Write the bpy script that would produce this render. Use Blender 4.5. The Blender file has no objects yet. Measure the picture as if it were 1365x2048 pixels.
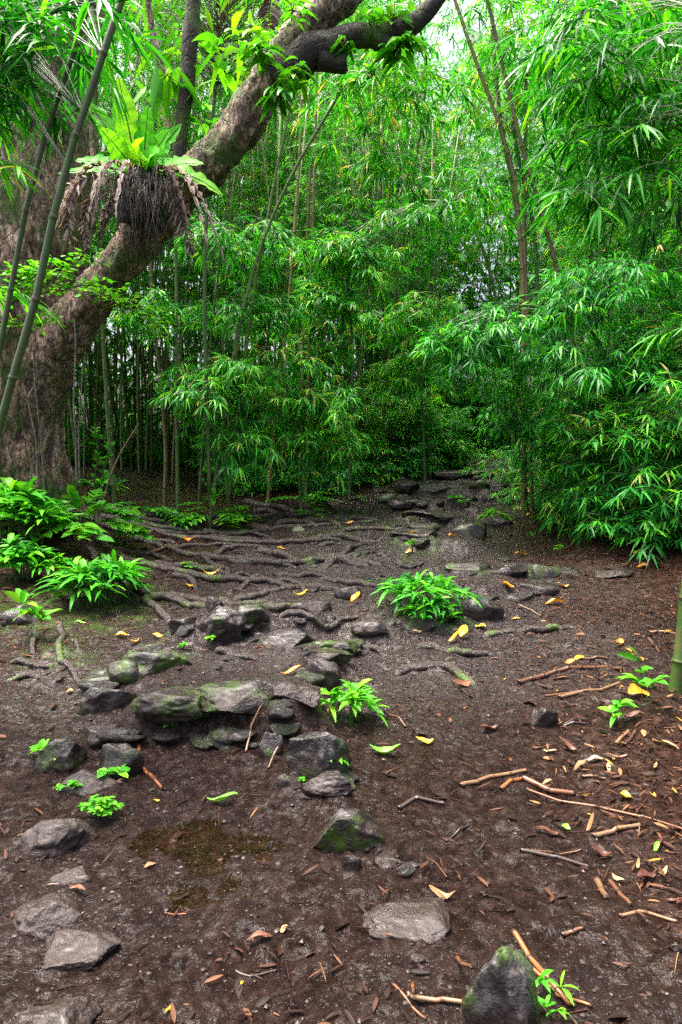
import bpy, bmesh, math, random
import numpy as np
from mathutils import Vector
S = bpy.context.scene
COL = S.collection
R = math.radians
# ------------------------------------------------------------------ camera, sky, sun, exposure
CAMH, F, CX, CY, VH = 1.55, 1365.0, 682.5, 1024.0, 900.0
PITCH = math.atan((CY - VH) / F)
cam = bpy.data.cameras.new('camera'); cam_o = bpy.data.objects.new('camera', cam); COL.objects.link(cam_o)
cam.sensor_fit = 'VERTICAL'; cam.sensor_height = 36.0; cam.sensor_width = 24.0
cam.lens = 36.0 * F / 2048.0; cam.clip_start = 0.05; cam.clip_end = 600
cam_o.location = (0, 0, CAMH); cam_o.rotation_euler = (math.pi / 2 - PITCH, 0, 0)
S.camera = cam_o
SUN_EL, SUN_AZ = R(74), R(-60)          # azimuth measured from +Y towards +X
w = bpy.data.worlds.new('World'); S.world = w; w.use_nodes = True
nt = w.node_tree; bg = nt.nodes['Background']
sky = nt.nodes.new('ShaderNodeTexSky'); sky.sky_type = 'NISHITA'; sky.sun_disc = False
sky.sun_elevation = SUN_EL; sky.sun_rotation = SUN_AZ; sky.dust_density = 9.0; sky.air_density = 0.45; sky.ozone_density = 0.0
nt.links.new(sky.outputs[0], bg.inputs[0]); bg.inputs[1].default_value = 0.15
sun = bpy.data.lights.new('sun', 'SUN'); sun.energy = 1.5; sun.angle = R(14); sun.color = (1.0, 0.95, 0.86)
sun_o = bpy.data.objects.new('sun', sun); COL.objects.link(sun_o)
sd = Vector((math.sin(SUN_AZ) * math.cos(SUN_EL), math.cos(SUN_AZ) * math.cos(SUN_EL), math.sin(SUN_EL)))
sun_o.rotation_euler = sd.to_track_quat('Z', 'Y').to_euler()
S.view_settings.view_transform = 'Standard'; S.view_settings.look = 'None'
S.view_settings.exposure = 2.45; S.view_settings.gamma = 1.0
S.render.engine = 'CYCLES'
S.cycles.max_bounces = 10; S.cycles.diffuse_bounces = 2; S.cycles.glossy_bounces = 2; S.cycles.transmission_bounces = 3
S.cycles.use_denoising = False; S.cycles.sample_clamp_indirect = 2.0; S.cycles.sample_clamp_direct = 6.0; S.cycles.blur_glossy = 1.0
S.cycles.caustics_reflective = False; S.cycles.caustics_refractive = False

# ------------------------------------------------------------------ noise
def _h(ix, iy, iz):
    n = (ix.astype(np.int64) * 374761393 + iy.astype(np.int64) * 668265263 + iz.astype(np.int64) * 1274126177) & 0xffffffff
    n = ((n ^ (n >> 13)) * 1274126177) & 0xffffffff
    n = n ^ (n >> 16)
    return n.astype(np.float64) / 4294967295.0 * 2 - 1
def noise3(p):
    i = np.floor(p).astype(np.int64); f = p - i
    u = f * f * f * (f * (f * 6 - 15) + 10)
    out = 0
    for dx in (0, 1):
        wx = u[:, 0] if dx else 1 - u[:, 0]
        for dy in (0, 1):
            wy = u[:, 1] if dy else 1 - u[:, 1]
            for dz in (0, 1):
                wz = u[:, 2] if dz else 1 - u[:, 2]
                out = out + wx * wy * wz * _h(i[:, 0] + dx, i[:, 1] + dy, i[:, 2] + dz)
    return out
def fbm(p, octv=4, gain=0.5):
    a, s, t = 1.0, 1.0, 0
    for k in range(octv):
        t = t + a * noise3(p * s + 17.3 * k); a *= gain; s *= 2.03
    return t
def n2(x, y, sc, seed=0, octv=1, gain=.5):
    p = np.stack([x * sc, y * sc, np.full_like(x, seed * 7.31)], 1)
    return fbm(p, octv, gain)
def sstep(a, b, x):
    t = np.clip((x - a) / (b - a), 0, 1); return t * t * (3 - 2 * t)

# ------------------------------------------------------------------ terrain height
TERR = [(-1.05, -0.22, 3.40, .17, 1.2), (-0.95, 0.25, 4.72, .10, 1.6), (0.85, 1.55, 5.95, .09, 1.4), (0.25, 1.0, 5.3, .05, 1.0),
        (0.55, 1.45, 7.35, .10, 1.2), (0.8, 1.7, 8.3, .11, 1.3), (0.9, 1.9, 9.5, .12, 1.3), (1.0, 2.3, 11.0, .12, 1.5), (1.3, 2.9, 12.8, .1, 1.5)]
RIDGE = [(-.15, 4.95, -1.0, 4.9, .05, .16), (-1.0, 4.9, -1.35, 4.1, .06, .16), (-.2, 3.6, -.12, 3.0, .04, .14), (-.12, 3.0, .05, 2.6, .04, .14), (-.05, 4.6, -.2, 3.9, .05, .15), (.3, 5.0, 1.35, 5.6, .04, .18)]
def height(x, y, fine=True):
    x = np.atleast_1d(np.asarray(x, float)); y = np.atleast_1d(np.asarray(y, float))
    z = 0.094 * (np.sqrt((y - 2.6) ** 2 + .5) + (y - 2.6)) / 2
    z = z - 0.075 * np.maximum(0, y - 14.5) * sstep(14.5, 17, y)
    z = z + 0.34 * sstep(-1.7, -4.2, x) * sstep(4.2, 6.5, y) * sstep(16, 11, y)
    z = z + 0.16 * sstep(1.9, 3.4, x) * sstep(5.5, 8, y)
    z = z + 0.05 * sstep(.7, 1.9, x) * sstep(4.6, 3.2, y)
    hs = np.maximum(0, y - 16.5) * sstep(3.2, 1.2, x - .12 * (y - 16)) + np.maximum(0, y - 25) * sstep(.5, 3, x - .12 * (y - 16)) * sstep(14, 9, x) + np.maximum(0, x - 7.5) * sstep(5, 8, y)
    z = z + 4.2 * (1 - np.exp(-.11 * hs)) + 0.05 * n2(x, y, .6, 1, 2)
    for (ax, ay, bx_, by_, hh_, ww) in RIDGE:
        t_ = np.clip(((x - ax) * (bx_ - ax) + (y - ay) * (by_ - ay)) / ((bx_ - ax) ** 2 + (by_ - ay) ** 2), 0, 1)
        d_ = np.hypot(x - ax - t_ * (bx_ - ax), y - ay - t_ * (by_ - ay)); z = z + hh_ * np.exp(-(d_ / ww) ** 2)
    for k, (x0, x1, yl, h, dec) in enumerate(TERR):
        e = y - yl + 0.16 * n2(x, y * 0, 2.4, 20 + k, 2) + .25 * ((x - (x0 + x1) / 2) / (x1 - x0)) ** 2
        m = sstep(x0 - .25, x0 + .05, x) * sstep(x1 + .25, x1 - .05, x)
        z = z + h * m * sstep(-.05, .05, e) * np.exp(-np.maximum(0, e) / dec)
    pd = ((x + .56) / .46) ** 2 + ((y - 2.62) / .34) ** 2     # hollow that holds the puddle
    z = z - 0.035 * np.exp(-pd * 1.1)
    if fine:
        near = sstep(14, 5, y) * sstep(-1, 1, y)
        z = z + .016 * n2(x, y, 4.2, 3, 2) + near * (.015 * n2(x, y, 13, 5, 2) + .004 * n2(x, y, 40, 6, 2, .6))
        z = z + near * .012 * np.maximum(0, n2(x, y, 9, 8, 2)) ** 2
    return z
def hgt(x, y): return float(height(x, y)[0])
fwd = np.array([0, math.cos(PITCH), -math.sin(PITCH)]); upv = np.array([0, math.sin(PITCH), math.cos(PITCH)])
CAMP = np.array([0, 0, CAMH])
def ray(u, v): return fwd + np.array([(u - CX) / F, 0, 0]) + upv * (-(v - CY) / F)
def at(u, v, Y):
    d = ray(u, v); return CAMP + d * (Y / d[1])
_ts = 1.2 * (40 / 1.2) ** (np.linspace(0, 1, 700))
def gnd(u, v):                       # where the line of sight meets the ground
    d = ray(u, v)
    P = CAMP + d * _ts[:, None]
    below = P[:, 2] < height(P[:, 0], P[:, 1], False)
    k = int(np.argmax(below)) if below.any() else len(_ts) - 1
    a, b = _ts[max(k - 1, 0)], _ts[k]
    t = np.linspace(a, b, 12); P = CAMP + d * t[:, None]
    bl = P[:, 2] < height(P[:, 0], P[:, 1], False); j = int(np.argmax(bl)) if bl.any() else 11
    p = P[j]; p[2] = hgt(p[0], p[1]); return p

# ------------------------------------------------------------------ mesh helpers
class G:
    def __init__(s): s.v = []; s.f = {3: [], 4: []}; s.m = {3: [], 4: []}; s.r = []; s.n = 0
    def add(s, v, faces, mat=0, rnd=0.5):
        v = np.asarray(v, float).reshape(-1, 3)
        for f in (faces if isinstance(faces, list) else [faces]):
            f = np.asarray(f, np.int64)
            if len(f) == 0: continue
            s.f[f.shape[1]].append(f + s.n); s.m[f.shape[1]].append(np.full(len(f), mat, np.int32))
        s.v.append(v); s.r.append(np.broadcast_to(np.asarray(rnd, float), (len(v),))); s.n += len(v)
    def mesh(s, name, mats, smooth=True, extra=None):
        me = bpy.data.meshes.new(name)
        V = np.concatenate(s.v)
        q = np.concatenate(s.f[4]) if s.f[4] else np.zeros((0, 4), np.int64)
        t = np.concatenate(s.f[3]) if s.f[3] else np.zeros((0, 3), np.int64)
        mi = np.concatenate(s.m[4] + s.m[3])
        loops = np.concatenate([q.ravel(), t.ravel()]).astype(np.int32)
        starts = np.concatenate([np.arange(len(q)) * 4, len(q) * 4 + np.arange(len(t)) * 3]).astype(np.int32)
        me.vertices.add(len(V)); me.vertices.foreach_set('co', V.astype(np.float32).ravel())
        me.loops.add(len(loops)); me.loops.foreach_set('vertex_index', loops)
        me.polygons.add(len(starts)); me.polygons.foreach_set('loop_start', starts)
        for m in mats: me.materials.append(m)
        me.polygons.foreach_set('material_index', mi)
        me.polygons.foreach_set('use_smooth', np.full(len(starts), smooth, bool))
        a = me.attributes.new('rnd', 'FLOAT', 'POINT'); a.data.foreach_set('value', np.concatenate(s.r).astype(np.float32))
        for k, arr in (extra or {}).items():
            a = me.attributes.new(k, 'FLOAT', 'POINT'); a.data.foreach_set('value', np.asarray(arr, np.float32))
        me.update(calc_edges=True)
        return me
def obj(name, g, mats, parent=None, smooth=True, loc=None, extra=None):
    if not isinstance(mats, (list, tuple)): mats = [mats]
    o = bpy.data.objects.new(name, g if isinstance(g, bpy.types.Mesh) else g.mesh(name, mats, smooth, extra)); COL.objects.link(o)
    if parent is not None: o.parent = parent
    if loc is not None: o.location = loc
    return o
def tag(o, label, cat, group=None, kind=None):
    if label: o['label'] = label
    if cat: o['category'] = cat
    if group: o['group'] = group
    if kind: o['kind'] = kind
    return o
def thing(name, label, cat, loc=(0, 0, 0), rz=0, group=None):
    o = bpy.data.objects.new(name, None); COL.objects.link(o); o.location = loc; o.rotation_euler = (0, 0, rz)
    o.empty_display_size = .1
    return tag(o, label, cat, group)
def dup(root, loc, rot, sc, label, group):
    r = root.copy(); COL.objects.link(r); r.location = loc; r.rotation_euler = rot; r.scale = sc
    r['label'] = label; r['group'] = group
    for ch in list(root.children):
        c = ch.copy(); COL.objects.link(c); c.parent = r
    return r
def nrm(a): return a / (np.linalg.norm(a, axis=-1, keepdims=True) + 1e-9)
def spline(P, n):
    P = np.asarray(P, float); K = len(P)
    if K == 2: return P[0] + (P[1] - P[0]) * np.linspace(0, 1, n)[:, None]
    Q = np.vstack([2 * P[0] - P[1], P, 2 * P[-1] - P[-2]])
    s = np.linspace(0, K - 1 - 1e-6, n); i = s.astype(int); t = (s - i)[:, None]
    a, b, c, d = Q[i], Q[i + 1], Q[i + 2], Q[i + 3]
    return .5 * (2 * b + (c - a) * t + (2 * a - 5 * b + 4 * c - d) * t ** 2 + (3 * b - a - 3 * c + d) * t ** 3)
def tube(P, rad, sides=8, cap=True):
    P = np.asarray(P, float); n = len(P); rad = np.broadcast_to(np.asarray(rad, float), (n,))
    T = nrm(np.gradient(P, axis=0))
    ref = np.array([0, 0, 1.]) if abs(T[0, 2]) < .9 else np.array([0, 1., 0])
    A = np.zeros_like(P); a = np.cross(T[0], ref)
    for i in range(n):
        a = a - T[i] * a.dot(T[i]); a = a / (np.linalg.norm(a) + 1e-9); A[i] = a
    B = np.cross(T, A)
    th = np.arange(sides) * 2 * math.pi / sides
    V = P[:, None] + rad[:, None, None] * (np.cos(th)[None, :, None] * A[:, None] + np.sin(th)[None, :, None] * B[:, None])
    i = np.arange(n - 1)[:, None] * sides; j = np.arange(sides)[None]; j2 = (j + 1) % sides
    q = np.stack([i + j, i + j2, i + sides + j2, i + sides + j], -1).reshape(-1, 4)
    V = V.reshape(-1, 3); faces = [q]
    if cap:
        c0, c1 = len(V), len(V) + 1
        V = np.vstack([V, P[:1], P[-1:]])
        jj = np.arange(sides); k2 = (jj + 1) % sides; o = (n - 1) * sides
        faces.append(np.stack([k2, jj, np.full(sides, c0)], 1)); faces.append(np.stack([o + jj, o + k2, np.full(sides, c1)], 1))
    return V, faces
def tubes_thin(P0, P1, P2, r):        # many three-sided twigs through three points each
    n = len(P0); T = nrm(P2 - P0); A = nrm(np.cross(T, np.array([.31, .52, .8]))); B = np.cross(T, A)
    V = np.zeros((n, 9, 3))
    for k, (p, s) in enumerate(((P0, 1.), (P1, .75), (P2, .35))):
        for j in range(3):
            an = j * 2.0944
            V[:, k * 3 + j] = p + (A * math.cos(an) + B * math.sin(an)) * r * s
    q = []
    for k in range(2):
        for j in range(3): q.append([k * 3 + j, k * 3 + (j + 1) % 3, k * 3 + 3 + (j + 1) % 3, k * 3 + 3 + j])
    q = np.array(q)[None] + (np.arange(n) * 9)[:, None, None]
    return V.reshape(-1, 3), q.reshape(-1, 4)
UP = np.array([0, 0, 1.])
PROF = {'bamboo': ([0, .25, .62, 1], [.12, 1, .78, 0]), 'oval': ([0, .22, .5, .78, 1], [.05, .8, 1, .66, 0]),
        'lance': ([0, .2, .5, .8, 1], [.15, .8, 1, .55, 0])}
def leaves(g, P, D, L, W, droop=.25, prof='bamboo', fold=0., mat=0, rng=None, flat=.6, rnd=None):
    """P bases, D directions, one blade each: strips of quads, folded along the midrib when fold > 0"""
    n = len(P)
    if n == 0: return
    D = nrm(D); L = np.broadcast_to(L, (n,)); W = np.broadcast_to(W, (n,))
    N = nrm(UP * flat + rng.normal(size=(n, 3)) * (1 - flat) * .8)
    Sd = nrm(np.cross(D, N)); N = np.cross(Sd, D)
    ts, ws = PROF[prof]; K = len(ts); mid = fold > 0
    row = 3 if mid else 2
    V = np.zeros((n, K * row, 3))
    dr = np.broadcast_to(droop, (n,))
    for k, (t, wd) in enumerate(zip(ts, ws)):
        c = P + D * (L * t)[:, None] - UP * (dr * L * t * t)[:, None]
        h = (W * .5 * wd)[:, None]
        lift = N * h * fold
        V[:, k * row] = c - Sd * h + lift
        if mid: V[:, k * row + 1] = c
        V[:, k * row + row - 1] = c + Sd * h + lift
    q = []
    for k in range(K - 1):
        for j in range(row - 1):
            q.append([k * row + j, k * row + j + 1, (k + 1) * row + j + 1, (k + 1) * row + j])
    q = (np.array(q)[None] + (np.arange(n) * K * row)[:, None, None]).reshape(-1, 4)
    if rnd is None: rnd = rng.random(n)
    g.add(V.reshape(-1, 3), q, mat, np.repeat(np.broadcast_to(rnd, (n,)), K * row))

# ------------------------------------------------------------------ materials
def mat(name):
    m = bpy.data.materials.new(name); m.use_nodes = True
    t = m.node_tree; b = t.nodes['Principled BSDF']
    return m, t, b
def nd(t, typ, **kw):
    n = t.nodes.new(typ)
    for k, v in kw.items():
        if k.startswith('i_'): n.inputs[k[2:]].default_value = v
        else: setattr(n, k, v)
    return n
ALB = 1.5                               # common scale of the base colours below
def ramp(t, fac, stops):
    r = t.nodes.new('ShaderNodeValToRGB'); e = r.color_ramp.elements
    while len(e) < len(stops): e.new(.5)
    for i, (p, c) in enumerate(stops): e[i].position = p; e[i].color = (*(c if c[0] == c[1] == c[2] else tuple(min(.72, q * ALB) for q in c)), 1)
    t.links.new(fac, r.inputs[0]); return r.outputs[0]
def noise_n(t, scale, detail=6, rough=.55, coord=None, dist=0):
    n = nd(t, 'ShaderNodeTexNoise'); n.inputs['Scale'].default_value = scale; n.inputs['Detail'].default_value = detail
    n.inputs['Roughness'].default_value = rough; n.inputs['Distortion'].default_value = dist
    if coord is not None: t.links.new(coord, n.inputs['Vector'])
    return n.outputs['Fac']
def mixc(t, fac, a, b, mode='MIX'):
    m = nd(t, 'ShaderNodeMix', data_type='RGBA', blend_type=mode)
    for s, v in ((m.inputs[0], fac), (m.inputs[6], a), (m.inputs[7], b)):
        if isinstance(v, (tuple, float, int)): s.default_value = v if not isinstance(v, tuple) else (*v, 1)[:4]
        else: t.links.new(v, s)
    return m.outputs[2]
def mathn(t, op, a, b=0., clamp=False):
    m = nd(t, 'ShaderNodeMath', operation=op, use_clamp=clamp)
    for s, v in zip(m.inputs, (a, b)):
        if isinstance(v, (int, float)): s.default_value = v
        else: t.links.new(v, s)
    return m.outputs[0]
def attr(t, name): return nd(t, 'ShaderNodeAttribute', attribute_name=name).outputs['Fac']
def bump(t, b, hgt_, strength, dist):
    n = nd(t, 'ShaderNodeBump'); n.inputs['Strength'].default_value = strength; n.inputs['Distance'].default_value = dist
    t.links.new(hgt_, n.inputs['Height']); t.links.new(n.outputs[0], b.inputs['Normal']); return n
def leaf_mat(name, stops, trans=.35, rough=.38, spec=.3, objvar=.25):
    m, t, b = mat(name)
    oi = nd(t, 'ShaderNodeObjectInfo')
    f = mathn(t, 'ADD', attr(t, 'rnd'), mathn(t, 'MULTIPLY', mathn(t, 'SUBTRACT', oi.outputs['Random'], .5), objvar), True)
    c = ramp(t, f, stops)
    t.links.new(c, b.inputs['Base Color']); b.inputs['Roughness'].default_value = rough
    b.inputs['Specular IOR Level'].default_value = spec
    tr = nd(t, 'ShaderNodeBsdfTranslucent')
    c2 = mixc(t, 1.0, c, (1.3, 1.2, .4), 'MULTIPLY'); t.links.new(c2, tr.inputs[0])
    mx = nd(t, 'ShaderNodeMixShader'); mx.inputs[0].default_value = trans
    t.links.new(b.outputs[0], mx.inputs[1]); t.links.new(tr.outputs[0], mx.inputs[2])
    t.links.new(mx.outputs[0], t.nodes['Material Output'].inputs[0]); return m
M = {}
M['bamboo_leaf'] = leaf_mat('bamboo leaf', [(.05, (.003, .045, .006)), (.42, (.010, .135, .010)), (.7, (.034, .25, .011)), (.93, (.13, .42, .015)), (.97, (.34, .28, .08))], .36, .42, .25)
M['bush_lit_leaf'] = leaf_mat('bush and sky lit bamboo leaf', [(.05, (.004, .065, .012)), (.42, (.015, .17, .020)), (.7, (.055, .31, .022)), (.93, (.18, .50, .03)), (.97, (.38, .32, .11))], .36, .42, .25)  # brighter bamboo leaf: for bushes, and as painted skylight on tall bamboos
M['light_leaf'] = leaf_mat('young leaf', [(0, (.03, .20, .010)), (.6, (.048, .215, .010)), (1, (.115, .30, .016))], .4, .45, .22)
M['herb_leaf'] = leaf_mat('herb leaf', [(0, (.010, .09, .008)), (.6, (.032, .23, .010)), (1, (.11, .38, .014))], .35, .45, .2, .4)
M['fern_leaf'] = leaf_mat('fern frond', [(0, (.045, .27, .012)), (.6, (.085, .39, .012)), (1, (.18, .46, .015))], .42, .5, .2)
M['dead_frond'] = leaf_mat('dead frond', [(0, (.03, .02, .015)), (.5, (.09, .065, .052)), (1, (.26, .21, .19))], .15, .7, .2)
M['fallen_yellow'] = leaf_mat('yellow fallen leaf', [(0, (.30, .11, .008)), (.5, (.45, .22, .01)), (1, (.45, .32, .03))], .1, .35, .5, .5)
M['fallen_green'] = leaf_mat('green fallen leaf', [(0, (.05, .18, .02)), (1, (.2, .38, .05))], .1, .35)
M['fallen_tan'] = leaf_mat('tan fallen leaf', [(0, (.14, .075, .035)), (.6, (.24, .155, .08)), (1, (.28, .215, .125))], .08, .55, .15, .6)
M['fallen_brown'] = leaf_mat('brown fallen leaf', [(0, (.02, .009, .008)), (.5, (.05, .020, .013)), (1, (.10, .045, .025))], .03, .45, .2, .6)
M['litter'] = leaf_mat('leaf litter', [(0, (.006, .0035, .003)), (.5, (.016, .008, .006)), (.78, (.045, .019, .012)), (.92, (.085, .040, .019)), (.98, (.15, .09, .042)), (1, (.22, .115, .018))], .05, .55, .12, 0)
def culm_mat(name, c0, c1, cn, moss=0.):
    m, t, b = mat(name); tc = nd(t, 'ShaderNodeTexCoord').outputs['Object']
    f = noise_n(t, 5, 5, .6, tc)
    oi = nd(t, 'ShaderNodeObjectInfo')
    f2 = mathn(t, 'ADD', mathn(t, 'MULTIPLY', f, .6), mathn(t, 'MULTIPLY', oi.outputs['Random'], .4))
    c = ramp(t, f2, [(.3, c0), (.75, c1)])
    c = mixc(t, mathn(t, 'GREATER_THAN', attr(t, 'rnd'), .9), c, cn)
    if moss:
        k = ramp(t, noise_n(t, 14, 5, .6, tc), [(.5 - moss * .2, (0, 0, 0)), (.6, (1, 1, 1))])
        c = mixc(t, k, c, (.03, .09, .01))
    t.links.new(c, b.inputs['Base Color']); b.inputs['Roughness'].default_value = .42
    bump(t, b, noise_n(t, 60, 4, .6, tc), .15, .01)
    return m
M['culm_green'] = culm_mat('green bamboo culm', (.02, .06, .012), (.085, .11, .025), (.13, .12, .06))
M['culm_tan'] = culm_mat('tan bamboo culm', (.075, .056, .022), (.17, .13, .052), (.07, .05, .025))
M['culm_moss'] = culm_mat('mossy bamboo culm', (.028, .028, .008), (.075, .066, .02), (.10, .08, .035), .8)
M['cane_brown'] = culm_mat('brown cane', (.028, .011, .006), (.095, .04, .016), (.025, .013, .008))
M['cane_orange'] = culm_mat('orange cane', (.07, .022, .007), (.17, .065, .017), (.05, .022, .01))
M['cane_tan'] = culm_mat('pale cane', (.05, .027, .014), (.13, .078, .04), (.08, .04, .02))
M['cane_dark'] = culm_mat('dark wet stick', (.010, .006, .005), (.035, .023, .018), (.015, .010, .008))
def bark_mat(name, stops, moss, mossc=(.035, .075, .008), sc=1.0, bs=.8):
    m, t, b = mat(name); tc = nd(t, 'ShaderNodeTexCoord').outputs['Object']
    mp = nd(t, 'ShaderNodeMapping'); mp.inputs['Scale'].default_value = (1, 1, .4); t.links.new(tc, mp.inputs[0]); v = mp.outputs[0]
    f = noise_n(t, 10 * sc, 9, .7, v, .6); c = ramp(t, f, stops)
    f3 = noise_n(t, 38 * sc, 5, .6, v)
    c = mixc(t, ramp(t, f3, [(.42, (0, 0, 0)), (.62, (.85, .85, .85))]), c, (.022, .014, .010))
    f2 = noise_n(t, 2.3 * sc, 6, .62, tc)
    if moss > 0:
        k = ramp(t, f2, [(.62 - .25 * moss, (0, 0, 0)), (.70 - .2 * moss, (1, 1, 1))])
        mc = mixc(t, noise_n(t, 45, 3, .6, tc), mossc, (mossc[0] * 2.4, mossc[1] * 2.0, mossc[2] * 1.5))
        c = mixc(t, k, c, mc)
    t.links.new(c, b.inputs['Base Color']); b.inputs['Roughness'].default_value = .7
    dv = nd(t, 'ShaderNodeVectorMath', operation='ADD'); nz = nd(t, 'ShaderNodeTexNoise'); nz.inputs['Scale'].default_value = 9 * sc; t.links.new(v, nz.inputs['Vector'])
    s3 = nd(t, 'ShaderNodeVectorMath', operation='SCALE'); s3.inputs['Scale'].default_value = .16 / sc; t.links.new(nz.outputs['Color'], s3.inputs[0]); t.links.new(v, dv.inputs[0]); t.links.new(s3.outputs[0], dv.inputs[1])
    vc = nd(t, 'ShaderNodeTexVoronoi', feature='DISTANCE_TO_EDGE'); vc.inputs['Scale'].default_value = 13 * sc; t.links.new(dv.outputs[0], vc.inputs['Vector'])
    crack = ramp(t, vc.outputs['Distance'], [(.0, (0, 0, 0)), (.09, (1, 1, 1))])
    c = mixc(t, crack, mixc(t, .4, c, (.02, .013, .009)), c); t.links.new(c, b.inputs['Base Color'])
    hh = mathn(t, 'ADD', mathn(t, 'MULTIPLY', f, 1.2), mathn(t, 'ADD', mathn(t, 'MULTIPLY', f3, .35), mathn(t, 'MULTIPLY', crack, .28)))
    bump(t, b, hh, bs, .05)
    return m
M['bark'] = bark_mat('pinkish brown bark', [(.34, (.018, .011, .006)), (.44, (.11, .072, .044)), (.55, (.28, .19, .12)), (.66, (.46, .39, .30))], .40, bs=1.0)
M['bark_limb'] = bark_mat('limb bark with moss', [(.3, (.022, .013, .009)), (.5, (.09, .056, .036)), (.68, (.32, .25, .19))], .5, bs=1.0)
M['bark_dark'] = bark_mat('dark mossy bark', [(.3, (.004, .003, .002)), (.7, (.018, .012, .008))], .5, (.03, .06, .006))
M['root'] = bark_mat('wet root bark', [(.3, (.004, .003, .002)), (.52, (.015, .009, .007)), (.72, (.042, .031, .026))], .28, (.03, .06, .008), 2.0, .5)
M['root'].node_tree.nodes['Principled BSDF'].inputs['Roughness'].default_value = .42
M['twig'] = bark_mat('twig', [(.3, (.07, .045, .03)), (.7, (.2, .14, .09))], 0, sc=3)
M['vine'] = bark_mat('hanging vine', [(.3, (.07, .058, .045)), (.7, (.26, .22, .18))], 0, sc=3)
M['root_mass'] = bark_mat('fern root mass', [(.3, (.005, .0035, .003)), (.7, (.024, .016, .011))], .1, sc=4, bs=1)
def rock_mat(name, moss, stops):
    m, t, b = mat(name); tc = nd(t, 'ShaderNodeTexCoord').outputs['Object']
    oi = nd(t, 'ShaderNodeObjectInfo')
    cc = nd(t, 'ShaderNodeVectorMath', operation='ADD'); t.links.new(tc, cc.inputs[0])
    sc3 = nd(t, 'ShaderNodeVectorMath', operation='SCALE'); sc3.inputs[0].default_value = (9, 7, 5); t.links.new(oi.outputs['Random'], sc3.inputs['Scale'])
    t.links.new(sc3.outputs[0], cc.inputs[1]); v = cc.outputs[0]
    f = noise_n(t, 9, 9, .68, v, .3); c = ramp(t, f, stops)
    mud = ramp(t, noise_n(t, 5, 6, .62, v), [(.47, (0, 0, 0)), (.66, (1, 1, 1))])
    c = mixc(t, mathn(t, 'MULTIPLY', mud, .75), c, (.020, .0115, .0088))
    sp = nd(t, 'ShaderNodeSeparateXYZ'); t.links.new(tc, sp.inputs[0])
    splash = ramp(t, mathn(t, 'ADD', mathn(t, 'MULTIPLY', sp.outputs[2], -5), mathn(t, 'MULTIPLY', noise_n(t, 12, 5, .6, v), 1.4)), [(.22, (0, 0, 0)), (.55, (1, 1, 1))])
    c = mixc(t, mathn(t, 'MULTIPLY', splash, .85), c, (.022, .0125, .0098))
    pit = noise_n(t, 85, 4, .6, v)
    c = mixc(t, mathn(t, 'MULTIPLY', pit, .5), c, (.015, .013, .012))
    if moss:
        k = ramp(t, noise_n(t, 6.5, 6, .66, v), [(.64 - .26 * moss, (0, 0, 0)), (.72 - .2 * moss, (1, 1, 1))])
        c = mixc(t, mathn(t, 'MULTIPLY', k, .85), c, mixc(t, pit, (.018, .045, .005), (.06, .11, .012)))
    t.links.new(c, b.inputs['Base Color'])
    b.inputs['Specular IOR Level'].default_value = .3; b.inputs['Coat Weight'].default_value = .12; b.inputs['Coat Roughness'].default_value = .25
    rr = ramp(t, noise_n(t, 4, 5, .6, v), [(.4, (.14, .14, .14)), (.62, (.5, .5, .5))]); t.links.new(rr, b.inputs['Roughness'])
    bump(t, b, mathn(t, 'ADD', mathn(t, 'MULTIPLY', f, 1.), mathn(t, 'MULTIPLY', pit, .3)), .7, .03)
    return m
RS = [(.35, (.003, .0031, .0032)), (.5, (.0135, .0125, .0125)), (.66, (.085, .082, .086))]
M['rock'] = rock_mat('wet basalt', .18, RS)
M['rock_moss'] = rock_mat('mossy basalt', .62, RS)
M['rock_mud'] = rock_mat('muddy basalt', 0, [(.33, (.007, .005, .0045)), (.5, (.028, .021, .0185)), (.68, (.085, .077, .077))])
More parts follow.
